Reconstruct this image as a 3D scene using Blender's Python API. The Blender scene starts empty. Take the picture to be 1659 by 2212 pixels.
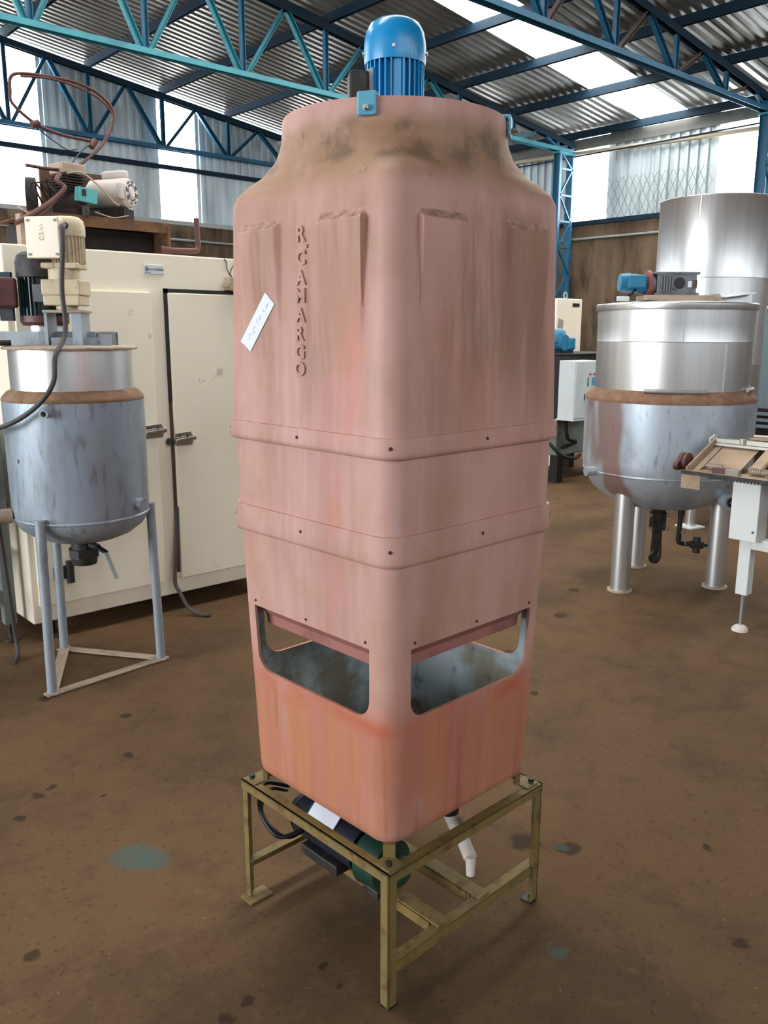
import bpy, bmesh, math, random
from mathutils import Vector, Matrix
random.seed(7)
PI = math.pi
sc = bpy.context.scene
col = sc.collection

# ------------------------------------------------------------------ camera, world, light, exposure
YAW = math.radians(48.0); PITCH = math.radians(12.03); ROLL = math.radians(0.1755); FPX = 1821.16
hd = Vector((math.cos(YAW), math.sin(YAW), 0)); rt = Vector((math.sin(YAW), -math.cos(YAW), 0)); up = Vector((0, 0, 1))
fw = hd*math.cos(PITCH) - up*math.sin(PITCH); uu = hd*math.sin(PITCH) + up*math.cos(PITCH)
r2 = rt*math.cos(ROLL) + uu*math.sin(ROLL); u2 = -rt*math.sin(ROLL) + uu*math.cos(ROLL)
cam_d = bpy.data.cameras.new('camera'); cam = bpy.data.objects.new('camera', cam_d); col.objects.link(cam)
M = Matrix((r2, u2, -fw)).transposed().to_4x4(); M.translation = Vector((0, 0, 1.6)); cam.matrix_world = M
cam_d.sensor_fit = 'VERTICAL'; cam_d.sensor_height = 36.0; cam_d.lens = 36.0*FPX/2212.0
cam_d.clip_start = 0.05; cam_d.clip_end = 200
sc.camera = cam
DAY = 11.0                                    # daylight level: overcast sky and the sheets it shines through
w = bpy.data.worlds.new('overcast_sky'); sc.world = w; w.use_nodes = True
bg = w.node_tree.nodes['Background']; bg.inputs[0].default_value = (0.90, 0.96, 1.0, 1); bg.inputs[1].default_value = DAY
sc.view_settings.view_transform = 'Standard'; sc.view_settings.look = 'None'
sc.view_settings.exposure = 0.22; sc.view_settings.gamma = 1.0; sc.view_settings.use_curve_mapping = False
try: sc.cycles.use_denoising = True; sc.cycles.max_bounces = 8; sc.cycles.diffuse_bounces = 5
except Exception: pass
def portal(name, loc, rot, sx, sy):          # marks an unseen gate opening so that the sky is sampled through it
    l = bpy.data.lights.new(name, 'AREA'); l.shape = 'RECTANGLE'; l.size = sx; l.size_y = sy
    l.cycles.is_portal = True
    o = bpy.data.objects.new(name, l); col.objects.link(o); o.location = loc; o.rotation_euler = rot
portal('unseen_daylight_gate', (-9.0, 5.5, 2.1), (0, -PI/2, 0), 4.2, 8.0)

# ------------------------------------------------------------------ materials
def srgb(r, g, b):
    f = lambda c: (c/12.92 if c <= .04045 else ((c+.055)/1.055)**2.4)
    return (f(r/255), f(g/255), f(b/255), 1)
def mat(name, base, rough=.6, metal=0., layers=(), bump=None, spec=.5, emit=None, space='POS'):
    """layers: (scale xyz, detail, lo, hi, colour, factor[, zmask(z0,z1)]) noise-masked colours; bump: (scale xyz, strength)"""
    m = bpy.data.materials.new(name); m.use_nodes = True
    nt = m.node_tree; N = nt.nodes; L = nt.links; b = N['Principled BSDF']
    b.inputs['Roughness'].default_value = rough; b.inputs['Metallic'].default_value = metal
    b.inputs['Specular IOR Level'].default_value = spec
    b.inputs['Base Color'].default_value = base
    if emit:
        b.inputs['Emission Color'].default_value = emit[0]; b.inputs['Emission Strength'].default_value = emit[1]
    if not layers and not bump: return m
    if space == 'POS':
        src = N.new('ShaderNodeNewGeometry').outputs['Position']
    else:
        src = N.new('ShaderNodeTexCoord').outputs['Object']
    cur = None
    for i, ly in enumerate(layers):
        scl, det, lo, hi, c2, fac = ly[:6]
        mp = N.new('ShaderNodeMapping'); mp.inputs['Scale'].default_value = scl; mp.inputs['Location'].default_value = (i*3.7, i*1.9, i*5.3)
        L.new(src, mp.inputs[0])
        nz = N.new('ShaderNodeTexNoise'); nz.inputs['Detail'].default_value = det; nz.inputs['Roughness'].default_value = .62
        nz.inputs['Scale'].default_value = 1.0; L.new(mp.outputs[0], nz.inputs['Vector'])
        mr = N.new('ShaderNodeMapRange'); mr.inputs[1].default_value = lo; mr.inputs[2].default_value = hi
        mr.inputs[3].default_value = 0; mr.inputs[4].default_value = fac; mr.interpolation_type = 'SMOOTHSTEP'
        L.new(nz.outputs['Fac'], mr.inputs[0]); f = mr.outputs[0]
        if len(ly) > 6:
            sx = N.new('ShaderNodeSeparateXYZ'); L.new(src, sx.inputs[0])
            zr = N.new('ShaderNodeMapRange'); zr.inputs[1].default_value = ly[6][0]; zr.inputs[2].default_value = ly[6][1]
            zr.interpolation_type = 'SMOOTHSTEP'; L.new(sx.outputs[2], zr.inputs[0])
            mu = N.new('ShaderNodeMath'); mu.operation = 'MULTIPLY'; L.new(f, mu.inputs[0]); L.new(zr.outputs[0], mu.inputs[1]); f = mu.outputs[0]
            if len(ly[6]) > 2:
                zf = N.new('ShaderNodeMapRange'); zf.inputs[1].default_value = ly[6][2]; zf.inputs[2].default_value = ly[6][3]
                zf.inputs[3].default_value = 1; zf.inputs[4].default_value = 0
                zf.interpolation_type = 'SMOOTHSTEP'; L.new(sx.outputs[2], zf.inputs[0])
                mu2 = N.new('ShaderNodeMath'); mu2.operation = 'MULTIPLY'; L.new(f, mu2.inputs[0]); L.new(zf.outputs[0], mu2.inputs[1]); f = mu2.outputs[0]
        mx = N.new('ShaderNodeMix'); mx.data_type = 'RGBA'; mx.inputs[7].default_value = c2
        if cur is None: mx.inputs[6].default_value = base
        else: L.new(cur, mx.inputs[6])
        L.new(f, mx.inputs[0]); cur = mx.outputs[2]
    if cur is not None: L.new(cur, b.inputs['Base Color'])
    if bump:
        mp = N.new('ShaderNodeMapping'); mp.inputs['Scale'].default_value = bump[0]; L.new(src, mp.inputs[0])
        nz = N.new('ShaderNodeTexNoise'); nz.inputs['Detail'].default_value = 4; nz.inputs['Scale'].default_value = 1; L.new(mp.outputs[0], nz.inputs['Vector'])
        bp = N.new('ShaderNodeBump'); bp.inputs['Strength'].default_value = bump[1]; bp.inputs['Distance'].default_value = .01
        L.new(nz.outputs['Fac'], bp.inputs['Height']); L.new(bp.outputs[0], b.inputs['Normal'])
    return m
S = srgb
m_blue = mat('blue_truss_paint', S(20,88,118), .5, layers=[((2,2,2),3,.45,.75,S(14,64,94),.7),((9,9,9),4,.6,.8,S(70,72,62),.5)])
m_bluelt = mat('teal_truss_paint', S(40,124,138), .5, layers=[((3,3,3),3,.45,.75,S(22,88,108),.7),((9,9,9),4,.6,.8,S(88,96,84),.5)])
m_bluedk = mat('dark_blue_paint', S(14,38,54), .7, spec=.2, layers=[((3,3,3),3,.45,.75,S(22,32,40),.6)])
m_rustbrace = mat('red_primer_steel', S(96,70,62), .7, layers=[((3,3,3),3,.4,.7,S(60,84,92),.7)])
m_roof = mat('weathered_roof_sheet', S(138,138,136), .42, .6, layers=[((.5,2.5,.5),3,.4,.75,S(120,116,104),.8),((1.4,6,1),4,.55,.8,S(86,78,62),.7)])
m_clad = mat('zinc_cladding', S(190,200,204), .5, .35, layers=[((3,3,.35),4,.4,.75,S(132,144,150),.8),((10,10,.6),3,.55,.8,S(92,98,100),.55)])
m_light = mat('translucent_sheet', (.9,.95,1,1), .6, emit=((.93,.97,1.0,1), DAY))
m_lightroof = mat('translucent_roof_sheet', (.95,.95,.9,1), .6, emit=((1.0,.985,.93,1), DAY))
m_conc = mat('stained_concrete', S(104,84,64), .9, layers=[((1.2,1.2,.35),5,.35,.65,S(72,54,40),.9),((5,5,.5),5,.5,.75,S(134,114,90),.55),((2.6,2.6,.9),5,.48,.66,S(44,33,26),.8)], bump=((18,18,18),.35))
PINK = [((9,9,.9),4,.38,.7,S(178,132,124),.8), ((26,26,1.6),4,.5,.8,S(202,166,164),.55), ((4,4,1.2),4,.58,.75,S(204,122,96),.5), ((3.3,3.3,2.0),5,.42,.68,S(160,120,90),.55)]
m_tower = mat('faded_terracotta_fibreglass', S(198,153,142), .62, layers=PINK, bump=((60,60,60),.05))
m_hood = mat('faded_terracotta_hood', S(197,152,142), .62, layers=PINK + [((5,5,5),5,.26,.50,S(150,114,84),.9,(1.88,1.945,2.02,2.07)), ((9,9,9),5,.48,.64,S(100,80,62),.75,(1.92,1.97,2.02,2.06)), ((34,34,20),3,.66,.72,S(62,40,30),.85,(1.88,1.95,2.0,2.04)), ((7,7,.8),5,.48,.64,S(130,94,64),.65,(1.30,1.60,1.84,1.9))], bump=((60,60,60),.06))
m_basin = mat('rust_streaked_fibreglass', S(198,153,142), .62, layers=PINK + [((2.5,2.5,2.5),3,.2,.45,S(178,110,84),.85,(.0,.1,.64,.86)), ((16,16,.7),4,.42,.66,S(190,122,78),.65,(.0,.1,.66,.74)), ((32,32,.9),4,.5,.75,S(150,92,78),.7,(.0,.1,.62,.75)), ((6,6,8),4,.36,.6,S(180,86,56),.7,(.655,.70,.705,.74)), ((9,9,1.2),4,.58,.75,S(196,150,140),.5)], bump=((60,60,60),.05))
m_inner = mat('pale_gelcoat', S(172,186,190), .4, layers=[((5,5,5),5,.40,.62,S(120,104,78),.85),((14,14,14),4,.56,.72,S(58,50,42),.7)])
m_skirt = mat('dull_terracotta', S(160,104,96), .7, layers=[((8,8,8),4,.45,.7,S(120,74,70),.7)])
m_stand = mat('ochre_painted_angle_iron', S(126,104,54), .65, layers=[((12,12,12),4,.42,.7,S(108,98,60),.8),((20,20,20),5,.50,.68,S(98,60,32),.85),((60,60,60),3,.72,.78,S(212,190,160),.7)])
m_motor = mat('bright_blue_enamel', S(18,138,196), .28, layers=[((20,20,20),3,.6,.8,S(30,120,170),.5)])
m_bracket = mat('pale_blue_bracket', S(90,160,186), .4)
m_steel = mat('brushed_stainless', S(224,225,227), .36, .92, layers=[((18,18,.6),3,.35,.75,S(204,203,202),.7),((3,3,3),4,.55,.8,S(176,170,162),.35)], bump=((90,90,1.5),.02))
m_jacket = mat('grimy_grey_steel', S(160,172,186), .42, .35, layers=[((5,5,2),5,.40,.66,S(128,132,138),.8),((40,40,7),6,.52,.72,S(108,104,100),.6),((14,14,3),6,.60,.72,S(90,82,76),.5)], bump=((40,40,10),.08))
m_jacketR = mat('scuffed_jacket_steel', S(186,198,210), .38, .4, layers=[((3,3,2),5,.44,.66,S(152,158,164),.8),((26,26,6),6,.56,.72,S(120,114,108),.6),((1.6,1.6,.5),3,.58,.64,S(140,84,62),.7)], bump=((30,30,8),.08))
m_rustledge = mat('rusty_ledge', S(126,94,72), .85, layers=[((14,14,14),5,.45,.7,S(154,122,96),.8),((20,20,20),4,.55,.75,S(92,56,40),.7)])
m_leg = mat('grey_leg_paint', S(150,158,166), .5, .2, layers=[((20,20,6),4,.5,.72,S(104,100,98),.7)])
m_flat = mat('dusty_flat_bar', S(172,152,134), .8, layers=[((14,14,14),4,.45,.7,S(138,120,104),.7)])
m_dark = mat('dark_cast_iron', S(44,42,42), .55, .3, layers=[((20,20,20),4,.45,.7,S(84,76,68),.6)])
m_black = mat('black_rubber', S(18,17,18), .5)
m_cable = mat('grey_cable', S(64,58,58), .55)
m_cream = mat('cream_enamel', S(240,230,210), .4, layers=[((1.3,1.3,1.3),4,.42,.7,S(232,218,196),.6),((9,9,9),5,.66,.74,S(150,136,112),.5)])
m_creamside = mat('blue_white_enamel', S(206,214,216), .4)
m_creamot = mat('dusty_cream_motor', S(204,188,158), .5, layers=[((14,14,10),5,.45,.7,S(178,156,118),.8),((30,30,20),4,.56,.7,S(120,100,78),.6)])
m_dkmotor = mat('black_green_motor', S(30,42,46), .3, layers=[((6,6,6),4,.45,.7,S(24,66,76),.8),((9,9,9),4,.55,.7,S(70,62,58),.5)])
m_brown = mat('red_brown_box', S(84,44,40), .5, layers=[((20,20,20),4,.45,.75,S(60,34,32),.6)])
m_rust = mat('rusted_steel', S(92,64,46), .85, layers=[((9,9,9),5,.42,.7,S(126,88,56),.8),((16,16,16),5,.52,.7,S(62,44,36),.8)])
m_verydk = mat('sooty_iron', S(34,26,24), .8, layers=[((10,10,10),4,.5,.75,S(84,52,40),.6)])
m_white = mat('white_powder_coat', S(214,218,216), .4)
m_whitemotor = mat('off_white_motor', S(206,196,190), .5, layers=[((9,9,9),4,.45,.7,S(168,158,152),.6)])
m_teal = mat('torn_teal_cover', S(94,180,184), .5)
m_copper = mat('brown_copper_tube', S(92,58,52), .5, .3)
m_wood = mat('dusty_tan_plate', S(168,144,120), .7, layers=[((9,9,9),4,.4,.7,S(142,120,100),.7)])
m_alu = mat('aluminium_profile', S(170,166,158), .4, .7)
m_springs = mat('spring_wire', S(190,176,160), .4, .5)
m_machblue = mat('machine_blue', S(34,116,150), .45, layers=[((10,10,10),4,.5,.75,S(20,80,110),.7)])
m_gear = mat('grey_gearbox', S(120,122,128), .45, .4, layers=[((14,14,14),4,.45,.7,S(88,88,92),.7)])
m_redfl = mat('red_oxide_flange', S(128,70,66), .6)
m_boxwhite = mat('white_control_box', S(204,212,216), .4, layers=[((4,4,4),4,.5,.8,S(180,186,188),.6)])
m_paper = mat('white_paper_tape', S(226,230,240), .8)
m_ink = mat('faint_ink', S(204,210,224), .8)
m_blackink = mat('black_print', S(40,42,46), .6)
m_chrome = mat('worn_chrome', S(196,190,184), .22, 1.)
m_tan = mat('tan_plastic_box', S(172,152,132), .5)
m_pvc = mat('pale_pvc', S(206,196,186), .5)
m_green = mat('dark_green_pump', S(28,58,46), .4)
m_navy = mat('navy_pump_motor', S(26,30,46), .4)
m_galv = mat('galvanised_pipe', S(150,152,150), .5, .5)
m_beige = mat('beige_conduit', S(176,162,142), .6)
m_wire = mat('mesh_wire', S(110,112,112), .5, .5)
m_screw = mat('dark_screw', S(84,58,50), .5, .4)
m_board = mat('grey_board', S(146,136,128), .7)
m_lightblue = mat('light_blue_panel', S(128,150,160), .4)
m_fascia = mat('grey_fascia', S(96,98,94), .6, layers=[((3,3,3),4,.45,.7,S(70,72,68),.7)])
m_redknob = mat('red_knob', S(170,60,50), .4)
m_greenlbl = mat('green_label', S(40,140,96), .5)
m_bluelbl = mat('blue_label', S(90,150,190), .5)
m_greymach = mat('grey_green_frame', S(112,120,116), .6, layers=[((6,6,6),4,.45,.7,S(84,88,86),.7)])

# floor: trodden concrete with oil spots and a few paint marks
def floor_material():
    m = mat('worn_concrete_floor', S(95,73,51), .8, spec=.15, layers=[
        ((.55,.55,1),4,.38,.66,S(102,77,52),.75), ((1.7,1.7,1),5,.44,.68,S(76,58,41),.75),
        ((7,7,1),6,.46,.74,S(66,51,38),.5), ((14,14,1),6,.52,.74,S(108,84,60),.4), ((55,55,1),4,.56,.72,S(52,40,31),.55), ((80,80,1),2,.70,.76,S(150,128,104),.5)],
        bump=((35,35,35),.12))
    nt = m.node_tree; N = nt.nodes; L = nt.links; b = N['Principled BSDF']
    cur = b.inputs['Base Color'].links[0].from_socket
    pos = N.new('ShaderNodeNewGeometry').outputs['Position']
    nz = N.new('ShaderNodeTexNoise'); nz.inputs['Scale'].default_value = 22; nz.inputs['Detail'].default_value = 3; L.new(pos, nz.inputs['Vector'])
    nd = N.new('ShaderNodeVectorMath'); nd.operation = 'MULTIPLY_ADD'; nd.inputs[1].default_value = (.05,.05,0); L.new(nz.outputs['Color'], nd.inputs[0]); L.new(pos, nd.inputs[2])
    wp = nd.outputs[0]
    spots = [(.90,2.81,.022),(.96,2.84,.017),(1.27,2.88,.024),(.80,2.71,.018),(1.07,2.66,.013),(.60,2.04,.022),(.94,1.53,.016),(1.145,1.497,.012),
             (.87,1.52,.02),(1.13,1.42,.01),(1.96,1.50,.05),(2.04,1.38,.04),(2.03,.82,.022),(3.87,2.77,.045),(4.34,3.01,.04),(2.37,1.10,.014),(1.22,3.61,.03),(1.41,3.21,.02),(3.2,2.6,.03),(2.9,2.2,.02)]
    dark = S(38,27,21)
    for i, (x, y, r) in enumerate(spots + [(.99,2.262,.075),(1.03,2.20,.05),(1.64,1.13,.022),(2.03,1.40,.02)]):
        paint = i >= len(spots)
        d = N.new('ShaderNodeVectorMath'); d.operation = 'DISTANCE'; d.inputs[1].default_value = (x+.025, y+.025, 0); L.new(wp, d.inputs[0])
        mr = N.new('ShaderNodeMapRange'); mr.inputs[1].default_value = r*1.15; mr.inputs[2].default_value = r*.7
        mr.inputs[3].default_value = 0; mr.inputs[4].default_value = .55 if paint else .72; L.new(d.outputs['Value'], mr.inputs[0])
        mx = N.new('ShaderNodeMix'); mx.data_type = 'RGBA'; mx.inputs[7].default_value = S(62,92,90) if paint else dark
        L.new(cur, mx.inputs[6]); L.new(mr.outputs[0], mx.inputs[0]); cur = mx.outputs[2]
    L.new(cur, b.inputs['Base Color'])
    return m
m_floor = floor_material()

# ------------------------------------------------------------------ mesh helpers
class MB:
    def __init__(s): s.v = []; s.f = []
    def add(s, vs, fs):
        o = len(s.v); s.v += [tuple(v) for v in vs]; s.f += [tuple(i+o for i in f) for f in fs]; return s
    def box(s, c, d, rz=0, rx=0, ry=0):
        R = Matrix.Rotation(rz, 3, 'Z') @ Matrix.Rotation(ry, 3, 'Y') @ Matrix.Rotation(rx, 3, 'X')
        vs = [Vector(c) + R @ Vector((sx*d[0]/2, sy*d[1]/2, sz*d[2]/2)) for sz in (-1, 1) for sx, sy in ((-1,-1),(1,-1),(1,1),(-1,1))]
        return s.add(vs, [(3,2,1,0),(4,5,6,7),(0,1,5,4),(1,2,6,5),(2,3,7,6),(3,0,4,7)])
    def bar(s, p0, p1, w, h, upv=(0,0,1)):
        p0, p1 = Vector(p0), Vector(p1); d = (p1-p0).normalized(); a = d.cross(Vector(upv))
        if a.length < 1e-4: a = d.cross(Vector((1,0,0)))
        a.normalize(); b = a.cross(d)
        vs = [p + a*sx*w/2 + b*sy*h/2 for p in (p0, p1) for sx, sy in ((-1,-1),(1,-1),(1,1),(-1,1))]
        return s.add(vs, [(0,1,2,3),(7,6,5,4),(4,5,1,0),(5,6,2,1),(6,7,3,2),(7,4,0,3)])
    def channel(s, p0, p1, w, h, t=.006, upv=(0,0,1)):       # U section open towards -up
        p0, p1 = Vector(p0), Vector(p1); d = (p1-p0).normalized(); a = d.cross(Vector(upv)); a.normalize(); b = a.cross(d)
        s.bar(p0+b*(h/2-t/2), p1+b*(h/2-t/2), w, t, upv)
        for k in (-1, 1): s.bar(p0+a*k*(w/2-t/2)-b*t/2, p1+a*k*(w/2-t/2)-b*t/2, t, h-t, upv)
        return s
    def cyl(s, p0, p1, r0, r1=None, n=20, cap=True):
        r1 = r0 if r1 is None else r1; p0, p1 = Vector(p0), Vector(p1); d = (p1-p0).normalized()
        a = d.orthogonal().normalized(); b = d.cross(a)
        vs = [p + (a*math.cos(2*PI*k/n) + b*math.sin(2*PI*k/n))*r for p, r in ((p0, r0), (p1, r1)) for k in range(n)]
        fs = [(k, (k+1)%n, n+(k+1)%n, n+k) for k in range(n)]
        if cap: fs += [tuple(range(n-1,-1,-1)), tuple(range(n, 2*n))]
        return s.add(vs, fs)
    def lathe(s, prof, c=(0,0,0), n=48):
        vs = []; fs = []; c = Vector(c)
        for r, z in prof:
            for k in range(n): vs.append(c + Vector((r*math.cos(2*PI*k/n), r*math.sin(2*PI*k/n), z)))
        for i in range(len(prof)-1):
            for k in range(n): fs.append((i*n+k, i*n+(k+1)%n, (i+1)*n+(k+1)%n, (i+1)*n+k))
        return s.add(vs, fs)
    def tube(s, pts, r, n=8, sub=6):
        P = [Vector(p) for p in pts]; Q = []
        if len(P) > 2 and sub > 1:
            E = [2*P[0]-P[1]] + P + [2*P[-1]-P[-2]]
            for i in range(1, len(E)-2):
                a, b, c, d = E[i-1:i+3]
                for k in range(sub):
                    t = k/sub
                    Q.append(.5*((2*b)+(c-a)*t+(2*a-5*b+4*c-d)*t*t+(-a+3*b-3*c+d)*t**3))
            Q.append(P[-1])
        else: Q = P
        vs = []; fs = []; ref = None
        for i, q in enumerate(Q):
            d = (Q[min(i+1, len(Q)-1)] - Q[max(i-1, 0)]).normalized()
            if ref is None: ref = d.orthogonal().normalized()
            ref = (ref - d*ref.dot(d)).normalized(); b = d.cross(ref)
            for k in range(n): vs.append(q + (ref*math.cos(2*PI*k/n) + b*math.sin(2*PI*k/n))*r)
        for i in range(len(Q)-1):
            for k in range(n): fs.append((i*n+k, i*n+(k+1)%n, (i+1)*n+(k+1)%n, (i+1)*n+k))
        fs += [tuple(range(n-1,-1,-1)), tuple(range(len(Q)*n-n, len(Q)*n))]
        return s.add(vs, fs)
    def prism(s, poly, axis, a, b):                          # poly in the two other axes, extruded along axis
        n = len(poly)
        def P(u, v, t): return {0:(t,u,v), 1:(u,t,v), 2:(u,v,t)}[axis]
        vs = [P(u,v,a) for u,v in poly] + [P(u,v,b) for u,v in poly]
        return s.add(vs, [tuple(range(n-1,-1,-1)), tuple(range(n,2*n))] + [(i,(i+1)%n,n+(i+1)%n,n+i) for i in range(n)])
    def spring(s, p0, p1, R, r, turns):
        p0, p1 = Vector(p0), Vector(p1); d = (p1-p0); a = d.orthogonal().normalized(); b = d.normalized().cross(a); K = int(turns*10)
        return s.tube([p0 + d*(k/K) + (a*math.cos(2*PI*k/10)+b*math.sin(2*PI*k/10))*R for k in range(K+1)], r, 5, 1)
    def build(s, name, m, parent=None, smooth=None, bev=0, loc=None):
        me = bpy.data.meshes.new(name); me.from_pydata(s.v, [], s.f)
        bm = bmesh.new(); bm.from_mesh(me); bmesh.ops.recalc_face_normals(bm, faces=bm.faces); bm.to_mesh(me); bm.free()
        return link(name, me, m, parent, smooth, bev, loc)
def link(name, me, m, parent=None, smooth=None, bev=0, loc=None):
    o = bpy.data.objects.new(name, me); col.objects.link(o)
    if m and not me.materials: me.materials.append(m)
    if smooth:
        for p in me.polygons: p.use_smooth = True
        me.set_sharp_from_angle(angle=math.radians(smooth))
    if bev:
        b = o.modifiers.new('bevel', 'BEVEL'); b.width = bev; b.segments = 2; b.limit_method = 'ANGLE'; b.angle_limit = math.radians(40)
    if parent: o.parent = parent
    if loc: o.location = loc
    return o
def tag(o, label, cat=None, group=None, kind=None):
    if label: o['label'] = label
    if cat: o['category'] = cat
    if group: o['group'] = group
    if kind: o['kind'] = kind
    return o
def thing(name, label, cat, loc=(0,0,0), rz=0, group=None):
    o = bpy.data.objects.new(name, None); o.empty_display_size = .1; col.objects.link(o); o.location = loc; o.rotation_euler = (0,0,rz)
    return tag(o, label, cat, group)
def struct(o): o['kind'] = 'structure'; return o
def text_mesh(body, size, extrude=0., bold=0.):
    c = bpy.data.curves.new('text', 'FONT'); c.body = body; c.size = size; c.extrude = extrude; c.offset = bold
    c.align_x = 'CENTER'; c.align_y = 'CENTER'; c.resolution_u = 3
    o = bpy.data.objects.new('text', c); col.objects.link(o); bpy.context.view_layer.update()
    me = bpy.data.meshes.new_from_object(o.evaluated_get(bpy.context.evaluated_depsgraph_get()))
    bpy.data.objects.remove(o); bpy.data.curves.remove(c); return me
CAMROT = YAW - PI/2                          # local x = to the photographer's right, local y = away from him

# ------------------------------------------------------------------ the shed: floor, walls, roof
XB, YA = 12.75, 13.8                         # right wall plane, back wall plane
ZC = 3.41                                    # top of the concrete
def ztc(x): return 5.48 - .13*(x-7) if x >= -1 else 5.48 + 1.04 - .13*(-1-x)   # top of trusses, ridge at x = -1
ROOF = .13
mb = MB(); mb.box((1.9, 2.9, -.05), (24, 24, .1)); struct(mb.build('floor', m_floor))
def sheet_mesh(width, L, pitch, depth, slope=0.):
    """trapezoid-ribbed sheet: ribs run along x, width along y, z falls with slope"""
    n = round(width/pitch); ys = []
    for i in range(n):
        for f, h in ((0,0),(.30,0),(.45,1),(.75,1),(.90,0)): ys.append(((i+f)*pitch, h*depth))
    ys.append((n*pitch, 0)); b = MB(); K = len(ys)
    b.add([(0, y, h) for y, h in ys] + [(L, y, h - slope*L) for y, h in ys], [(i, K+i, K+i+1, i+1) for i in range(K-1)])
    return b
# roof, slope towards the right wall
mbw = MB()
mbw.add([(-1, -8.3, ztc(-1)+ROOF), (-1, 14.1, ztc(-1)+ROOF), (-9.5, 14.1, ztc(-9.5)+ROOF), (-9.5, -8.3, ztc(-9.5)+ROOF)], [(0,1,2,3)])
ceiling = struct(mbw.build('ceiling', m_roof))
LR = 14.15; base = sheet_mesh(.8, LR, .8/6, .03, .13)
sheet0 = None; nwin = 0
for k in range(-20, 8):
    y = 7.9 + .8*k
    if k in (-1, -6):      # skylight rows; the unseen nearer one is added to light the cabinet
        nwin += 1
        b = sheet_mesh(.8, LR, .8/6, .03, .13); o = b.build('window_%d' % nwin, m_lightroof); o.location = (-1, y, ztc(-1)+ROOF); struct(o)
        continue
    if y < -8.3: continue
    if sheet0 is None:
        sheet0 = base.build('roof_sheet', m_roof, ceiling); o = sheet0
    else:
        o = sheet0.copy(); col.objects.link(o)
    o.location = (-1, y, ztc(-1)+ROOF)
# purlins
px_list = [12.5] + [11.1-1.25*k for k in range(10)]
for i, x in enumerate(px_list):
    b = MB(); b.channel((0, -8, 0), (0, 13.75, 0), .06, .11, .005)
    z = ztc(x) + .062
    o = b.build('roof_purlin', m_bluedk); o.location = (x, 0, z)
    nm = ['at the eave above the right wall', 'second from the eave', 'third from the eave', 'fourth from the eave', 'fifth from the eave', 'sixth from the eave', 'seventh from the eave', 'eighth from the eave', 'ninth from the eave', 'tenth from the eave', 'nearest the ridge'][i]
    tag(o, 'dark blue steel purlin under the roof sheets, ' + nm, 'purlin', 'roof purlins')
# trusses
nodes = [11.05-1.25*k for k in range(8)]
def truss(y, label, light, xend=12.62, hb=4.6):
    t = thing('roof_truss', label, 'truss', (0, y, 0))
    xs = nodes[-1] - .6
    mch = m_bluelt if light else m_blue
    MB().channel((xend, 0, ztc(xend)-.05), (xs, 0, ztc(xs)-.05), .09, .09, .006).build('top_chord', m_bluedk, t)
    MB().channel((xend-.05, 0, hb), (xs, 0, hb), .11, .06, .006).build('bottom_chord', mch, t)
    mids = [n-.62 for n in nodes]
    for i, n in enumerate(nodes):
        zt = lambda x: ztc(x)-.09
        hi = n - .62                          # the heavy diagonal comes down from the ridge side
        MB().channel((hi+.03, 0, zt(hi)), (n-.05, 0, hb+.02), .07, .05, .005, (0,1,0)).build('diagonal', m_blue if not light else m_bluelt, t)
        MB().channel((n, 0, zt(n)), (n, 0, hb+.02), .06, .05, .005, (0,1,0)).build('vertical', m_blue, t)
        ri = n + .63
        MB().channel((ri-.03, 0, zt(ri)), (n+.05, 0, hb+.02), .05, .045, .005, (0,1,0)).build('diagonal', m_bluelt if light else (m_blue if y > 13 else m_rustbrace), t)
    # close lattice at the column
    for x0, x1 in ((12.2, 11.9), (12.2, 12.45)):
        MB().bar((x1, 0, ztc(x1)-.09), (x0, 0, hb+.02), .045, .04).build('diagonal', m_blue, t)
    MB().bar((12.2, 0, ztc(12.2)-.09), (12.2, 0, hb+.02), .05, .04, (0,1,0)).build('vertical', m_blue, t)
    MB().bar((12.6, 0, ztc(12.6)-.06), (12.6, 0, hb-.02), .06, .05, (0,1,0)).build('vertical', m_blue, t)
    return t
truss(13.62, 'blue steel roof truss standing against the corrugated back wall', False)
truss(9.25, 'teal-blue roof truss crossing the top left and passing behind the blue motor', True)
truss(5.77, 'dark blue roof truss in the top right corner, under the skylight', False)
def lattice_column(y, label):
    t = thing('lattice_column', label, 'column', (12.4, y, 0))
    MB().channel((-.17, 0, 0), (-.17, 0, 4.57), .13, .06, .006, (1,0,0)).build('flange', m_blue, t)
    MB().channel((.19, 0, 0), (.19, 0, 4.57), .13, .06, .006, (-1,0,0)).build('flange', m_blue, t)
    z = .1; k = 0
    while z < 4.5:
        z2 = min(z+.42, 4.55)
        MB().bar((-.15, -.05, z), (.17, -.05, z), .03, .03).build('batten', m_blue, t)
        a, b_ = ((-.15, .17) if k % 2 else (.17, -.15))
        MB().bar((a, -.05, z), (b_, -.05, z2), .03, .025).build('lacing', m_blue, t)
        z = z2; k += 1
    MB().box((0, 0, 4.55), (.46, .16, .03)).build('cap_plate', m_bluelt, t)
lattice_column(9.25, 'blue lattice column on the right wall, just right of the tower')
lattice_column(5.77, 'blue lattice column at the right edge, beside the bright strip')
lattice_column(13.55, 'blue lattice column in the corner behind the tower')

def clad(parent, width, H, pitch, depth, loc, rz, nm='cladding_sheet', m=m_clad):
    n = round(width/pitch); ys = []
    p = width/n
    for i in range(n):
        for f, h in ((0,0),(.42,0),(.5,1),(.88,1),(.96,0)): ys.append(((i+f)*p, h*depth))
    ys.append((width, 0)); K = len(ys); b = MB()
    h0, h1 = H
    b.add([(x, -d, 0) for x, d in ys] + [(x, -d, h0+(h1-h0)*x/width) for x, d in ys], [(i, i+1, K+i+1, K+i) for i in range(K-1)])
    o = b.build(nm, m, parent); o.location = loc; o.rotation_euler = (0,0,rz); return o
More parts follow.
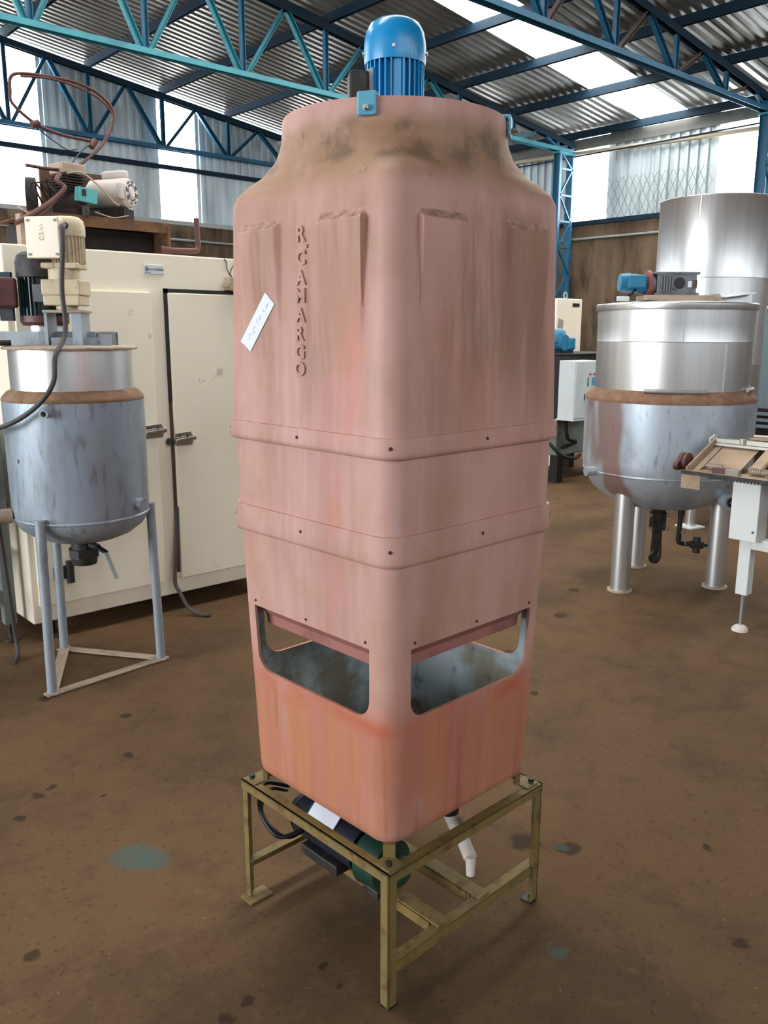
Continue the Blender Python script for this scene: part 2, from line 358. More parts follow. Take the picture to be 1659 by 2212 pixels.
# back wall (plane y = YA): concrete below, sheets above, translucent strips between
wa = struct(MB().box((1.75, YA+.12, ZC/2), (22.3, .24, ZC)).build('wall_back', m_conc))
edges = [-9.2, -3.3, -2.6, -.6, .1, 1.3, 2.0, 3.3, 4.62, 5.33, 6.3, 7.29, 8.0, 9.3, 10.0, 10.7, 11.7, 12.7]
strips = [(4.62,5.33), (7.29,8.0), (10.0,10.7), (1.3,2.0), (-.6+.0,.1), (-3.3,-2.6)]
for a, b_ in zip(edges[:-1], edges[1:]):
    h0, h1 = ztc(a)+.0-ZC, ztc(b_)+.0-ZC
    if (a, b_) in strips:
        nwin += 1; o = clad(None, b_-a, (h0, h1), .1, .015, (a, YA+.03, ZC), 0, 'window_%d' % nwin, m_light); struct(o)
    else: clad(wa, b_-a, (h0, h1), .145, .022, (a, YA, ZC), 0)
def girt(z, y, x0, x1, nm, label, m=m_bluedk):
    o = MB().channel((x0, 0, 0), (x1, 0, 0), .06, .07, .005).build(nm, m); o.location = (0, y, z); tag(o, label, 'girt')
girt(4.32, YA-.06, -8, 12.2, 'wall_girt', 'dark blue horizontal girt across the corrugated back wall')
girt(3.43, YA-.10, -8, 12.2, 'wall_girt', 'thin dark rail along the top of the back wall concrete', m_galv)
tag(MB().cyl((-8, YA-.05, 3.18), (12.5, YA-.05, 3.15), .022).build('wall_pipe', m_galv, smooth=40), 'thin grey pipe running along the concrete of the back wall', 'pipe')
# right wall (plane x = XB)
wb = struct(MB().box((XB+.12, 2.9, ZC/2), (.24, 22.4, ZC)).build('wall_right', m_conc))
edgesb = [13.8, 13.1, 11.85, 11.2, 10.2, 9.25, 8.6, 7.63, 6.65, 6.03, 4.05, 3.4, 1.4, .75, -1.2, -1.85, -3.8, -4.45, -8.2]
stripsb = [(11.85,11.2), (9.25,8.6), (6.65,6.03), (4.05,3.4), (1.4,.75), (-1.2,-1.85), (-3.8,-4.45)]
hB = ztc(XB) - .02 - ZC
for a, b_ in zip(edgesb[:-1], edgesb[1:]):
    if (a, b_) in stripsb:
        nwin += 1; o = clad(None, a-b_, (hB+.12, hB+.12), .1, .015, (XB+.03, a, ZC), -PI/2, 'window_%d' % nwin, m_light); struct(o)
    else: clad(wb, a-b_, (hB+.12, hB+.12), .155, .035, (XB, a, ZC), -PI/2)
o = MB().box((0, 2.9, 0), (.02, 22.0, .17)).build('trim_1', m_fascia); o.location = (XB-.06, 0, ztc(XB)-.015); struct(o)
tag(MB().cyl((XB-.12, 13.7, 4.72), (XB-.12, -8, 4.0), .035).build('wall_conduit', m_beige, smooth=40), 'thick beige pipe running along the upper right wall', 'pipe')
tag(MB().cyl((XB-.16, 13.7, 4.5), (XB-.16, -8, 4.58), .012).build('wall_rod', m_bluedk, smooth=40), 'thin dark rod under the beige pipe on the right wall', 'rod')
tag(MB().cyl((XB-.03, 13.7, 3.19), (XB-.03, -8, 3.17), .022).build('wall_pipe', m_galv, smooth=40), 'thin grey pipe along the concrete of the right wall', 'pipe')
o = MB().channel((0, 13.7, 0), (0, -8, 0), .06, .07, .005).build('wall_girt', m_bluedk); o.location = (XB-.06, 0, ZC+.03); tag(o, 'dark rail along the top of the right wall concrete', 'girt')
# wire mesh leaning on the right wall sheets
def wire_mesh(name, y0, y1, h, label):
    b = MB(); z0 = ZC+.06; s = .13; n = int((y0-y1)/s)
    X = XB-.09
    for i in range(-8, n+9):
        for sg in (1, -1):
            ya = y0 - i*s; yb = ya - sg*h*.5
            pa, pb = Vector((X, ya, z0)), Vector((X-.02, yb, z0+h))
            t0, t1 = 0., 1.
            d = yb-ya
            for lim, s_ in ((y0, 1), (y1, -1)):
                fa, fb = s_*(ya-lim), s_*(yb-lim)
                if fa > 0 and fb > 0: t1 = -1
                elif fa > 0: t0 = max(t0, fa/(fa-fb))
                elif fb > 0: t1 = min(t1, fa/(fa-fb))
            if t1 - t0 > .02: b.bar(pa.lerp(pb, t0), pa.lerp(pb, t1), .005, .005, (1,0,0))
    tag(b.build(name, m_wire), label, 'wire mesh')
wire_mesh('wire_mesh', 8.58, 6.68, .62, 'diamond wire mesh leaning on the right wall between two bright strips')
wire_mesh('wire_mesh', 10.5, 9.45, .5, 'diamond wire mesh left of the blue lattice column')
# walls behind the photographer; wide unseen gate at left, placed for its light
b = MB()
b.box((-9.1, -3.35, 2.1), (.2, 9.7, 4.2)); b.box((-9.1, 11.75, 2.1), (.2, 4.5, 4.2)); b.box((-9.1, 2.8, 4.75), (.2, 22, 1.1))
struct(b.build('wall_left', m_clad))
wf = struct(MB().box((1.9, -8.12, ZC/2), (21.6, .24, ZC)).build('wall_front', m_conc))
ef = [12.7, 10.7, 10.0, 8.0, 7.3, 5.3, 4.6, 2.6, 1.9, -.1, -.8, -2.8, -3.5, -5.5, -6.2, -9.1]  # alternate bays are unseen glowing strips, added to brighten reflections in the steel
for i, (a, b_) in enumerate(zip(ef[:-1], ef[1:])):
    if i % 2:
        nwin += 1; struct(clad(None, a-b_, (ztc(a)-ZC, ztc(b_)-ZC), .1, .015, (a, -8.05, ZC), PI, 'window_%d' % nwin, m_light))
    else: clad(wf, a-b_, (ztc(a)-ZC, ztc(b_)-ZC), .145, .022, (a, -8.02, ZC), PI)

# ------------------------------------------------------------------ cooling tower
TC = (1.4604, 1.5884); TR = math.radians(1.76)
def rsq(th, w, r):
    a = abs(((th + PI/4) % (PI/2)) - PI/4)     # 0 at a face middle, pi/4 at a corner
    c, s = math.cos(a), math.sin(a)
    if w*s/c <= w-r: return w/c
    k = w-r; cu = k*c + k*s
    return cu + math.sqrt(max(0, r*r - 2*k*k + cu*cu))
def sstep(a, b, x):
    t = min(1, max(0, (x-a)/(b-a))); return t*t*(3-2*t)
def ring_loft(rings, n, closed=False):
    """rings: list of functions theta -> (radius, z)"""
    b = MB(); vs = []; fs = []
    for fn in rings:
        for k in range(n):
            th = 2*PI*k/n; r, z = fn(th); vs.append((r*math.cos(th), r*math.sin(th), z))
    m = len(rings)
    for i in range(m if closed else m-1):
        j = (i+1) % m
        for k in range(n): fs.append((i*n+k, i*n+(k+1)%n, j*n+(k+1)%n, j*n+k))
    return b.add(vs, fs)
def sq(w, r, z): return lambda th: (rsq(th, w, r), z)
tower = thing('cooling_tower', 'tall square terracotta fibreglass cooling tower with a round neck, on a low iron stand', 'cooling tower', (TC[0], TC[1], 0), TR)
prof = [(2.088,0),(2.035,.03),(2.0,.14),(1.964,.395),(1.937,.74),(1.916,.93),(1.895,1),(1.0,1)]
def tblend(z):
    for (z0, t0), (z1, t1) in zip(prof[:-1], prof[1:]):
        if z >= z1: return t0 + (t1-t0)*sstep(0,1,(z0-z)/(z0-z1))*.35 + (t1-t0)*((z0-z)/(z0-z1))*.65
    return 1
RN = .266
def HW(z): return .302 - .0115*(z-1.39)/.505
def rise(z): return .019*(1-sstep(-.04, .36, 1.842-z)) if z < 1.846 else .019    # how far the panels stand proud
def hood_ring(z):
    t = tblend(z); wv = HW(z)
    def fn(th):
        r = RN + (rsq(th, wv, .046)-RN)*t
        a = ((th + PI/4) % (PI/2)) - PI/4; s = r*math.sin(a); c = math.cos(a)
        e = abs(s)
        mk = sstep(.062, .075, e)*(1-sstep(.205, .218, e))*(1-sstep(1.826, 1.850, z))
        return (r + mk*rise(z)/c, z)
    return fn
zs = [1.35+.01*i for i in range(46)] + [1.81+.003*i for i in range(16)] + [1.858+.0075*i for i in range(31)]
zs = sorted(set([z for z in zs if z < 2.079])) + [2.079]
rings = [hood_ring(z) for z in zs]
rings += [lambda th: (RN-.001, 2.0815), lambda th: (RN-.004, 2.0815), lambda th: (RN-.006, 2.078), lambda th: (RN-.008, 1.99)]
hood = ring_loft(rings, 420).build('hood', m_hood, tower, smooth=50)
m_ledge = mat('dust_on_ledge', S(184,141,130), .8, layers=[((34,34,34),5,.38,.64,S(134,104,80),.8), ((60,60,60),4,.54,.68,S(84,64,50),.7)])
hood.data.materials.append(m_ledge)
for p_ in hood.data.polygons:                # grime lies on the sloping tops of the raised panels
    c = p_.center
    if 1.832 < c.z < 1.851 and p_.normal.z > .3 and .066 < min(abs(c.x), abs(c.y)) < .214: p_.material_index = 1
tag(hood, 'terracotta hood with raised panels and raised stacked letters')
# raised maker's letters down the left face
zl = [('R',1.813,-.008,.048), ('.',1.785,-.026,.05), ('C',1.762,-.008,.043), ('A',1.719,-.007,.043), ('M',1.680,-.006,.043), ('A',1.638,-.006,.043), ('R',1.597,-.005,.043), ('G',1.556,-.004,.043), ('O',1.518,-.004,.043)]
for ch, z, ds, size in zl:
    me = text_mesh(ch, size, .0034, .0013)
    xs = [v.co.x for v in me.vertices]; ys = [v.co.y for v in me.vertices]; mx_, my_ = (min(xs)+max(xs))/2, (min(ys)+max(ys))/2
    for v in me.vertices: v.co.x = (v.co.x-mx_)*1.12; v.co.y -= my_
    o = link('letter', me, m_hood, hood)
    wv = HW(z)
    o.rotation_euler = (PI/2, 0, -PI/2); o.location = (-wv-.001, ds, z)
# paper tape with faint handwriting
def quad_plate(name, pts, m, parent, t=.0012):
    n = Vector((-1, 0, 0)); b = MB(); P = [Vector(p) for p in pts]
    k = len(P)
    b.add([p for p in P] + [p + n*t for p in P], [tuple(range(k-1,-1,-1)), tuple(range(k,2*k))] + [(i,(i+1)%k,k+(i+1)%k,k+i) for i in range(k)])
    return b.build(name, m, parent)
def xf(z): return -HW(z) - rise(z) - .0008
tp = [(xf(z), y, z) for y, z in ((.115,1.690),(.082,1.663),(.189,1.553),(.207,1.566),(.228,1.577),(.222,1.583))]
paper = quad_plate('paper_label', tp, m_paper, hood); tag(paper, 'white paper tape with faint handwriting stuck at a slant')
b = MB(); random.seed(3)
for i in range(9):
    f = .12+.085*i; cy, cz = .100+(.205-.100)*f, 1.674+(1.566-1.674)*f
    if i in (2, 5): continue
    pts = [(-.3005-.004*0, cy+random.uniform(-.010,.010)*.9, cz+random.uniform(-.008,.008)) for _ in range(4)]
    b.tube([(xf(p[2])-.0016, p[1], p[2]) for p in pts], .0008, 4, 4)
b.build('handwriting', m_ink, paper)
def band(z0, z1, wv, name='joint_band'):
    o = ring_loft([sq(wv-.006,.052,z1), sq(wv+.0005,.056,z1), sq(wv+.0015,.057,(z0+z1)/2), sq(wv+.0025,.057,z0+.012), sq(wv+.0005,.056,z0+.003), sq(wv-.008,.052,z0)], 288, True).build(name, m_tower, tower, smooth=60)
    return o
def screw(parent, p, n, r=.0045):
    MB().cyl(p, Vector(p)+Vector(n)*.003, r, r*.7, 10).build('screw', m_screw, parent)
b1 = band(1.336, 1.383, .3095); b2 = band(1.098, 1.169, .3035)
for bo, wv, z in ((b1, .3105, 1.362), (b2, .3045, 1.137)):
    for n, f in (((-1,0,0), lambda s: (-wv, s, z)), ((0,-1,0), lambda s: (s, -wv, z)), ((1,0,0), lambda s: (wv, s, z)), ((0,1,0), lambda s: (s, wv, z))):
        screw(bo, f(.0), n)
    for sx in (-1,1):
        for sy in (-1,1):
            d = Vector((sx,sy,0)).normalized(); rr = rsq(PI/4, wv-.0005, .056); screw(bo, d*rr + Vector((0,0,z)), d, .005)
ring_loft([sq(.2970,.054,1.10), sq(.2980,.054,1.22), sq(.2988,.054,1.35)], 288).build('middle_section', m_tower, tower, smooth=50)
# lower section with four openings
wl = lambda z: .2725 + (.2958-.2725)*((z-.42)/.69)
N2 = 192
zz = [.44,.52,.60,.68,.72,.78,.84,.90,.95,1.0,1.06,1.12]
outer = [sq(.235,.03,.403), sq(.262,.05,.406), sq(.2705,.054,.416), sq(wl(.43),.055,.432)] + [sq(wl(z),.055,z) for z in zz]
inner = [sq(wl(z)-.008,.048,z) for z in reversed(zz[1:])] + [sq(wl(.45)-.009,.047,.45), sq(wl(.44)-.02,.04,.436)]
b = ring_loft(outer+inner, N2)
nt = len(outer)+len(inner); b.f.append(tuple(range(N2-1,-1,-1))); b.f.append(tuple(range((nt-1)*N2, nt*N2)))
low = b.build('lower_section', m_basin, tower)
low.data.materials.append(m_inner)
def opening_poly():
    P = [(.222,.899),(-.222,.899)]; r = .05
    for k in range(9):
        a = PI + (PI/2)*k/8; P.append((-.217+r+r*math.cos(a), .722+r+r*math.sin(a)))
    for k in range(9):
        a = 1.5*PI + (PI/2)*k/8; P.append((.217-r+r*math.cos(a), .722+r+r*math.sin(a)))
    return P
for ax in (0, 1):
    c = MB().prism(opening_poly(), ax, -.5, .5).build('cutter', None); c.parent = tower
    md = low.modifiers.new('cut', 'BOOLEAN'); md.object = c; md.operation = 'DIFFERENCE'; md.solver = 'EXACT'
bpy.context.view_layer.update()
me = bpy.data.meshes.new_from_object(low.evaluated_get(bpy.context.evaluated_depsgraph_get()))
low.modifiers.clear(); low.data = me; me.name = 'lower_section'
for o in [o for o in bpy.data.objects if o.name.startswith('cutter')]: bpy.data.objects.remove(o)
for p in me.polygons:
    c = p.center; rad = Vector((c.x, c.y, 0)); 
    inside = p.normal.dot(rad.normalized()) < -.3 and max(abs(c.x), abs(c.y)) < wl(c.z)-.0068
    if inside or (p.normal.z > .5 and c.z < .46): p.material_index = 1
    p.use_smooth = True
me.set_sharp_from_angle(angle=math.radians(38))
for n, f in (((-1,0,0), lambda s, z: (-wl(z), s, z)), ((0,-1,0), lambda s, z: (s, -wl(z), z))):
    for s in (-.21, .005, .215): screw(low, f(s, .913), n, .0038)
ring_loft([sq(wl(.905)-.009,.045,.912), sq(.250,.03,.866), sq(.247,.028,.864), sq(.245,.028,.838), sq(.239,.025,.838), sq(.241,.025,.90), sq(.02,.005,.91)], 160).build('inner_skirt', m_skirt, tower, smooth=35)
# pipe stub across the inside, float valve
pf = MB().cyl((-.06, .20, .84), (-.10, .262, .822), .013).cyl((-.03,.16,.85), (-.06,.20,.84), .02).build('float_valve', m_pvc, tower, smooth=40)
# fan motor on the neck
mo = MB().lathe([(0.0,1.93),(.05,1.93),(.056,1.95),(.056,2.10),(.056,2.225),(0,2.225)], n=40).build('fan_motor', m_motor, tower, smooth=40); mo.location = (.0, .0, .0)
cw = MB().lathe([(.064,2.212),(.0712,2.212),(.0728,2.225),(.0728,2.250),(.072,2.262),(.068,2.282),(.058,2.299),(.042,2.3085),(.02,2.313),(0,2.3145)], n=56).build('fan_cowl', m_motor, mo, smooth=40)
fanv = PI + YAW - TR                        # direction from the tower towards the camera, in its own frame
for k in range(30):
    a = 2*PI*k/30 + .05; d = Vector((math.cos(a), math.sin(a), 0))
    rel = math.atan2(math.sin(a-fanv), math.cos(a-fanv))
    tk, r1 = (.004, .0695)
    if abs(rel-.08) < .09: tk, r1 = .018, .064
    b = MB(); b.box((0,0,0), (r1-.05, tk, .19)); o = b.build('cooling_fin', m_motor, mo); o.location = d*((r1+.05)/2)+Vector((0,0,2.117)); o.rotation_euler = (0,0,a)
for a in (fanv-.05, fanv+1.45, fanv-1.5):
    d = Vector((math.cos(a), math.sin(a), 0)); MB().cyl(d*.072+Vector((0,0,2.235)), d*.077+Vector((0,0,2.235)), .004, None, 10).build('cowl_screw', m_steel, mo)
a = fanv - 1.45; d = Vector((math.cos(a), math.sin(a), 0))
o = MB().box((0,0,0), (.045,.07,.075)).build('terminal_box', m_dark, mo, bev=.006); o.location = d*.088+Vector((0,0,2.155)); o.rotation_euler = (0,0,a)
a = fanv - 1.0; d = Vector((math.cos(a), math.sin(a), 0))
o = MB().box((0,0,0), (.003,.035,.07)).build('name_plate', m_gear, mo); o.location = d*.071+Vector((0,0,2.16)); o.rotation_euler = (0,0,a)
# arms that carry the motor, hooked over the rim
for k in range(4):
    a = fanv - .225 + k*PI/2
    b = MB().box((.163,0,2.086), (.222,.042,.008)).box((.2735,0,2.066), (.008,.042,.048))
    o = b.build('support_arm', m_bracket, tower, bev=.004); o.rotation_euler = (0,0,a)
    bo = MB().cyl((.277,0,2.056), (.284,0,2.056), .007, None, 6).cyl((.284,0,2.056), (.293,0,2.056), .0042, None, 10).build('bolt', m_chrome, o, smooth=30)

# ------------------------------------------------------------------ stand
st = thing('tower_stand', 'low ochre angle-iron stand carrying the terracotta cooling tower', 'stand', (TC[0], TC[1], 0), TR)
W, HS, A, T = .2985, .366, .027, .005
for sx in (-1,1):
    for sy in (-1,1):
        b = MB().box((sx*(W-A/2), sy*(W-T/2), HS/2), (A, T, HS)).box((sx*(W-T/2), sy*(W-A/2), HS/2), (T, A, HS))
        b.build('leg', m_stand, st)
        MB().box((sx*(W-.017 if (sx,sy) != (-1,1) else W-.02), sy*(W-(.017 if (sx,sy) != (-1,1) else .03)), .003), (.034 if (sx,sy) != (-1,1) else .075,.034 if (sx,sy) != (-1,1) else .05,.006)).build('foot_plate', m_dark if (sx,sy) != (-1,1) else m_stand, st)
        b = MB().box((sx*(W-.032), sy*(W-.032), .3695), (.05,.05,.005)).box((sx*(W-.050), sy*(W-.050), .388), (.012,.03,.034), math.atan2(sy, sx))
        ob = b.build('corner_lug', m_stand, st)
        MB().cyl((sx*(W-.022), sy*(W-.022), .375), (sx*(W-.022), sy*(W-.022), .383), .009, None, 6).build('bolt', m_dark, ob)
for ax in (0, 1):
    for s in (-1, 1):
        e = W + .001
        if ax == 0: b = MB().box((0, s*(e-A/2), HS-T/2+.001), (2*e, A, T)).box((0, s*(e-T/2), HS-A/2+.001), (2*e, T, A))
        else: b = MB().box((s*(e-A/2), 0, HS-T/2+.002), (A, 2*e, T)).box((s*(e-T/2), 0, HS-A/2+.002), (T, 2*e, A))
        b.build('top_rail', m_stand, st)
for s in (-1, 1):
    b = MB().box((0, s*(W-A/2-T), .118), (2*W-2*T, A, T)).box((0, s*(W-T-T/2), .10), (2*W-2*T, T, A)); b.build('lower_rail', m_stand, st)
for x in (-.09, .07):
    MB().box((x, 0, .123), (.04, 2*W-.02, T)).box((x-.0175, 0, .103), (T, 2*W-.09, A)).build('cross_bar', m_stand, st)
# pump under the tower
pm = thing('water_pump', 'dark green water pump with a navy motor under the tower, on the stand cross bars', 'pump', (TC[0], TC[1], 0), TR)
px_, pz = -.115, .215
MB().cyl((px_, .23, pz), (px_, -.02, pz), .062, None, 28).build('motor_body', m_navy, pm, smooth=40)
MB().cyl((px_, .262, pz), (px_, .23, pz), .05, .064, 28).build('fan_cover', m_navy, pm, smooth=40)
MB().box((px_-.045, .115, pz+.048), (.075, .11, .004), 0, 0, -.75).build('rating_label', m_paper, pm)
MB().cyl((px_, -.02, pz), (px_, -.05, pz), .05, .075, 28).cyl((px_, -.05, pz), (px_, -.12, pz), .078, .07, 28).cyl((px_, -.12, pz), (px_, -.16, pz), .04, None, 20).build('pump_casing', m_green, pm, smooth=40)
MB().cyl((px_, -.075, pz), (px_, -.075, .34), .022, None, 16).build('outlet', m_green, pm, smooth=40)
MB().box((px_+.01, .12, .1405), (.13, .16, .03)).build('motor_foot', m_dark, pm, bev=.004)
MB().box((px_+.01, -.08, .1375), (.1, .06, .024)).build('casing_foot', m_dark, pm, bev=.004)
MT = Matrix.LocRotScale(Vector((TC[0],TC[1],0)), Matrix.Rotation(TR,3,'Z').to_quaternion(), None).inverted()
loc_ = lambda pts: [MT @ Vector(p) for p in pts]
MB().tube(loc_([(1.33,1.90,.27),(1.24,1.90,.31),(1.19,1.84,.27),(1.19,1.76,.23),(1.25,1.74,.23),(1.32,1.76,.24)]), .007, 8).tube(loc_([(1.33,1.91,.25),(1.25,1.89,.29),(1.2,1.85,.25),(1.21,1.76,.22),(1.26,1.75,.215),(1.32,1.77,.22)]), .005, 8).build('motor_cable', m_black, pm, smooth=60)
dv = thing('drain_fitting', 'pale plastic drain elbow and black valve hanging under the right side of the tower', 'pipe fitting', (TC[0], TC[1], 0), TR)
MB().cyl((.05, -.17, .40), (.05, -.17, .33), .03, None, 20).build('drain_stub', m_black, dv, smooth=40)
MB().cyl((.05, -.17, .335), (.06, -.20, .285), .02, .022, 16).cyl((.06,-.20,.285), (.03, -.27, .245), .018, None, 16).build('elbow', m_pvc, dv, smooth=40)
MB().cyl((.03,-.27,.25), (.025,-.275,.20), .014, .011, 14).build('spout', m_pvc, dv, smooth=40)

# ------------------------------------------------------------------ left mixing tank
lt = thing('mixing_tank', 'grimy grey steel mixing tank on three pipe legs beside the cream cabinet', 'tank', (1.534, 3.813, 0), CAMROT)
MB().lathe([(0,.645),(.08,.647),(.16,.658),(.22,.682),(.27,.72),(.294,.755),(.299,.772),(.303,.80),(.306,1.302)], n=72).build('jacket', m_jacket, lt, smooth=40)
MB().lathe([(.299,.768),(.303,.771),(.305,.776),(.303,.781),(.299,.784)], n=72).build('weld_seam', m_jacket, lt, smooth=60)
MB().lathe([(.306,1.300),(.308,1.306),(.303,1.318),(.282,1.340),(.263,1.349)], n=72).build('ledge', m_rustledge, lt, smooth=50)
MB().lathe([(.263,1.338),(.2635,1.40),(.2635,1.524)], n=72).build('upper_cylinder', m_steel, lt, smooth=40)
MB().lathe([(0,1.522),(.286,1.522),(.289,1.528),(.286,1.534),(.265,1.537),(0,1.545)], n=64).build('lid', m_flat, lt, smooth=30)
feet = [(-.078,-.320), (.302,.099), (-.225,.221)]
for i, (x, y) in enumerate(feet):
    MB().cyl((x, y, .006), (x*.965, y*.965, .80), .0215, None, 18).build('leg', m_leg, lt, smooth=40)
    x2, y2 = feet[(i+1)%3]; d = Vector((x2-x, y2-y, 0)).normalized()*.03
    MB().bar((x-d.x, y-d.y, .006+.003*i), (x2+d.x, y2+d.y, .006+.003*i), .05, .006).build('base_bar', m_flat, lt)
vb = MB().cyl((0,-.02,.66), (0,-.02,.60), .055, None, 20).cyl((0,-.02,.605), (0,-.02,.565), .07, None, 8).cyl((0,-.02,.565), (0,-.02,.53), .062, .056, 16).build('drain_valve', m_dark, lt, smooth=30)
MB().cyl((.05,-.06,.63), (.095,-.10,.63), .015, None, 12).build('valve_stem', m_dark, vb, smooth=40)
MB().bar((.09,-.10,.632), (.145,-.14,.615), .026, .012).build('handle_grip', m_bluedk, vb, bev=.004)
MB().bar((.14,-.137,.618), (.195,-.17,.50), .022, .006).build('handle', m_galv, vb)
MB().cyl((-.26,-.16,.79), (-.335,-.205,.79), .033, None, 20).cyl((-.325,-.20,.79), (-.365,-.225,.79), .039, None, 20).build('side_nozzle', m_flat, lt, smooth=40)
MB().lathe([(.012,0),(.012,.05),(.019,.05),(.019,0)], n=18).build('outlet_stub', m_leg, lt, smooth=40)
o = [c for c in lt.children if c.name.startswith('outlet_stub')][0]; o.location = (-.005,-.296,1.262); o.rotation_euler = (PI/2,0,-.05)
MB().cyl((.27,-.09,.835), (.318,-.105,.83), .025, .03, 14).build('side_boss', m_jacket, lt, smooth=40)
MB().cyl((-.17,-.247,1.05), (-.176,-.256,1.05), .009, None, 12).build('plug', m_leg, lt, smooth=40)
# beams over the lid
MB().channel((-.45,-.02,1.568), (.13,-.02,1.568), .05, .062, .006).build('beam', m_leg, lt)
MB().channel((-.45,.16,1.568), (.16,.16,1.568), .05, .062, .006).build('beam', m_leg, lt)
MB().bar((-.04,-.115,1.556), (.205,-.06,1.556), .006, .036).bar((-.04,-.13,1.54), (.205,-.075,1.54), .04, .005).build('angle_bracket', m_leg, lt)
MB().box((.185,-.07,1.562), (.045,.03,.05), .22).build('bracket_end', m_leg, lt)
MB().cyl((-.245,-.17,1.545), (-.245,-.17,1.556), .045, None, 20).cyl((-.3,-.19,1.55), (-.2,-.15,1.55), .012, None, 8).build('clamp', m_dark, lt, smooth=40)
# gearmotor stand
MB().box((-.058,-.06,1.61), (.012,.11,.135)).build('stand_plate', m_leg, lt)
MB().box((.075,-.06,1.61), (.042,.11,.135)).build('stand_plate', m_leg, lt)
MB().box((.02,-.06,1.684), (.17,.14,.012)).build('motor_plate', m_flat, lt, bev=.003)
gm = MB().cyl((.02,-.06,1.69), (.02,-.06,1.715), .045, None, 20).box((.02,-.06,1.731), (.158,.13,.044)).box((.022,-.06,1.785), (.168,.14,.066)).cyl((.018,-.06,1.81), (.018,-.06,1.87), .066, None, 28).build('gearmotor', m_creamot, lt, bev=.006)
MB().box((.02,-.06,1.875), (.155,.135,.024)).build('flange', m_creamot, gm, bev=.006)
MB().cyl((.04,-.05,1.885), (.04,-.05,2.0), .060, None, 28).build('stator', m_creamot, gm, smooth=40)
for k in range(26):
    a = 2*PI*k/26; d = Vector((math.cos(a), math.sin(a), 0))
    o = MB().box((0,0,0), (.012,.004,.115)).build('cooling_fin', m_creamot, gm); o.location = d*.064+Vector((.04,-.05,1.945)); o.rotation_euler = (0,0,a)
MB().lathe([(.068,1.995),(.0745,2.0),(.0745,2.04),(.068,2.066),(.05,2.08),(0,2.084)], (.04,-.05,0), 40).build('fan_cover', m_creamot, gm, smooth=40)
jb = MB().box((-.022,-.135,1.985), (.148,.055,.165), -.12).build('junction_box', m_cream, gm, bev=.012)
MB().box((-.022,-.165,1.985), (.150,.012,.168), -.12).build('box_lid', m_cream, jb, bev=.005)
for sx in (-1,1):
    for sz in (-1,1): MB().cyl((-.022+sx*.06,-.170-sx*.007,1.985+sz*.068), (-.022+sx*.06,-.176-sx*.007,1.985+sz*.068), .006, None, 10).build('box_screw', m_galv, jb)
me = text_mesh('WEG', .03, .0008, 0); o = link('raised_letters', me, m_cream, jb); o.rotation_euler = (PI/2, PI/2, -.12); o.location = (-.03,-.173,2.005)
MB().cyl((.062,-.135,2.035), (.07,-.15,2.035), .013, None, 12).build('cable_gland', m_dark, jb, smooth=40)
MB().tube([(.065,-.15,2.035),(.072,-.19,2.02),(.07,-.2,1.93),(.055,-.2,1.78),(.06,-.21,1.6),(.05,-.315,1.5),(.045,-.34,1.40),(.0,-.35,1.325),(-.09,-.335,1.255),(-.2,-.31,1.205),(-.31,-.24,1.185),(-.40,-.1,1.16),(-.44,.04,1.0),(-.45,.12,.6),(-.44,.15,.15),(-.42,.12,.015),(-.40,.02,.012)], .0105, 10).build('power_cable', m_cable, lt, smooth=60)
dm = MB().cyl((-.14,.09,1.66), (-.14,.09,1.84), .092, None, 36).build('agitator_motor', m_dkmotor, lt, smooth=40)
for k in range(32):
    a = 2*PI*k/32; d = Vector((math.cos(a), math.sin(a), 0))
    o = MB().box((0,0,0), (.014,.005,.17)).build('cooling_fin', m_dkmotor, dm); o.location = d*.097+Vector((-.14,.09,1.752)); o.rotation_euler = (0,0,a)
MB().lathe([(.10,1.832),(.109,1.836),(.110,1.90),(.102,1.93),(.08,1.945),(0,1.95)], (-.14,.09,0), 48).build('fan_cowl', m_dark, dm, smooth=40)
MB().lathe([(0,1.625),(.095,1.625),(.105,1.64),(.105,1.668),(0,1.668)], (-.14,.09,0), 40).build('mounting_flange', m_brown, dm, smooth=30)
MB().cyl((-.14,.09,1.597), (-.14,.09,1.626), .075, None, 28).build('bearing_collar', m_steel, dm, smooth=40)
tb = MB().box((-.262,-.03,1.765), (.10,.07,.13), .25).build('terminal_box', m_brown, dm, bev=.012)
me = text_mesh('WEG', .036, .0008, 0); o = link('raised_letters', me, m_brown, tb); o.rotation_euler = (PI/2, PI/2, .25); o.location = (-.268,-.0675,1.768)
for zc, hh in ((1.70,.11), (1.835,.04)): MB().box((-.27,.0,zc), (.06,.02,hh)).build('lifting_lug', m_dkmotor, dm)
a = -1.35
o = MB().box((0,0,0), (.004,.055,.075)).build('name_plate', m_gear, dm); o.location = (-.14+.106*math.cos(a), .09+.106*math.sin(a), 1.765); o.rotation_euler = (0,0,a)

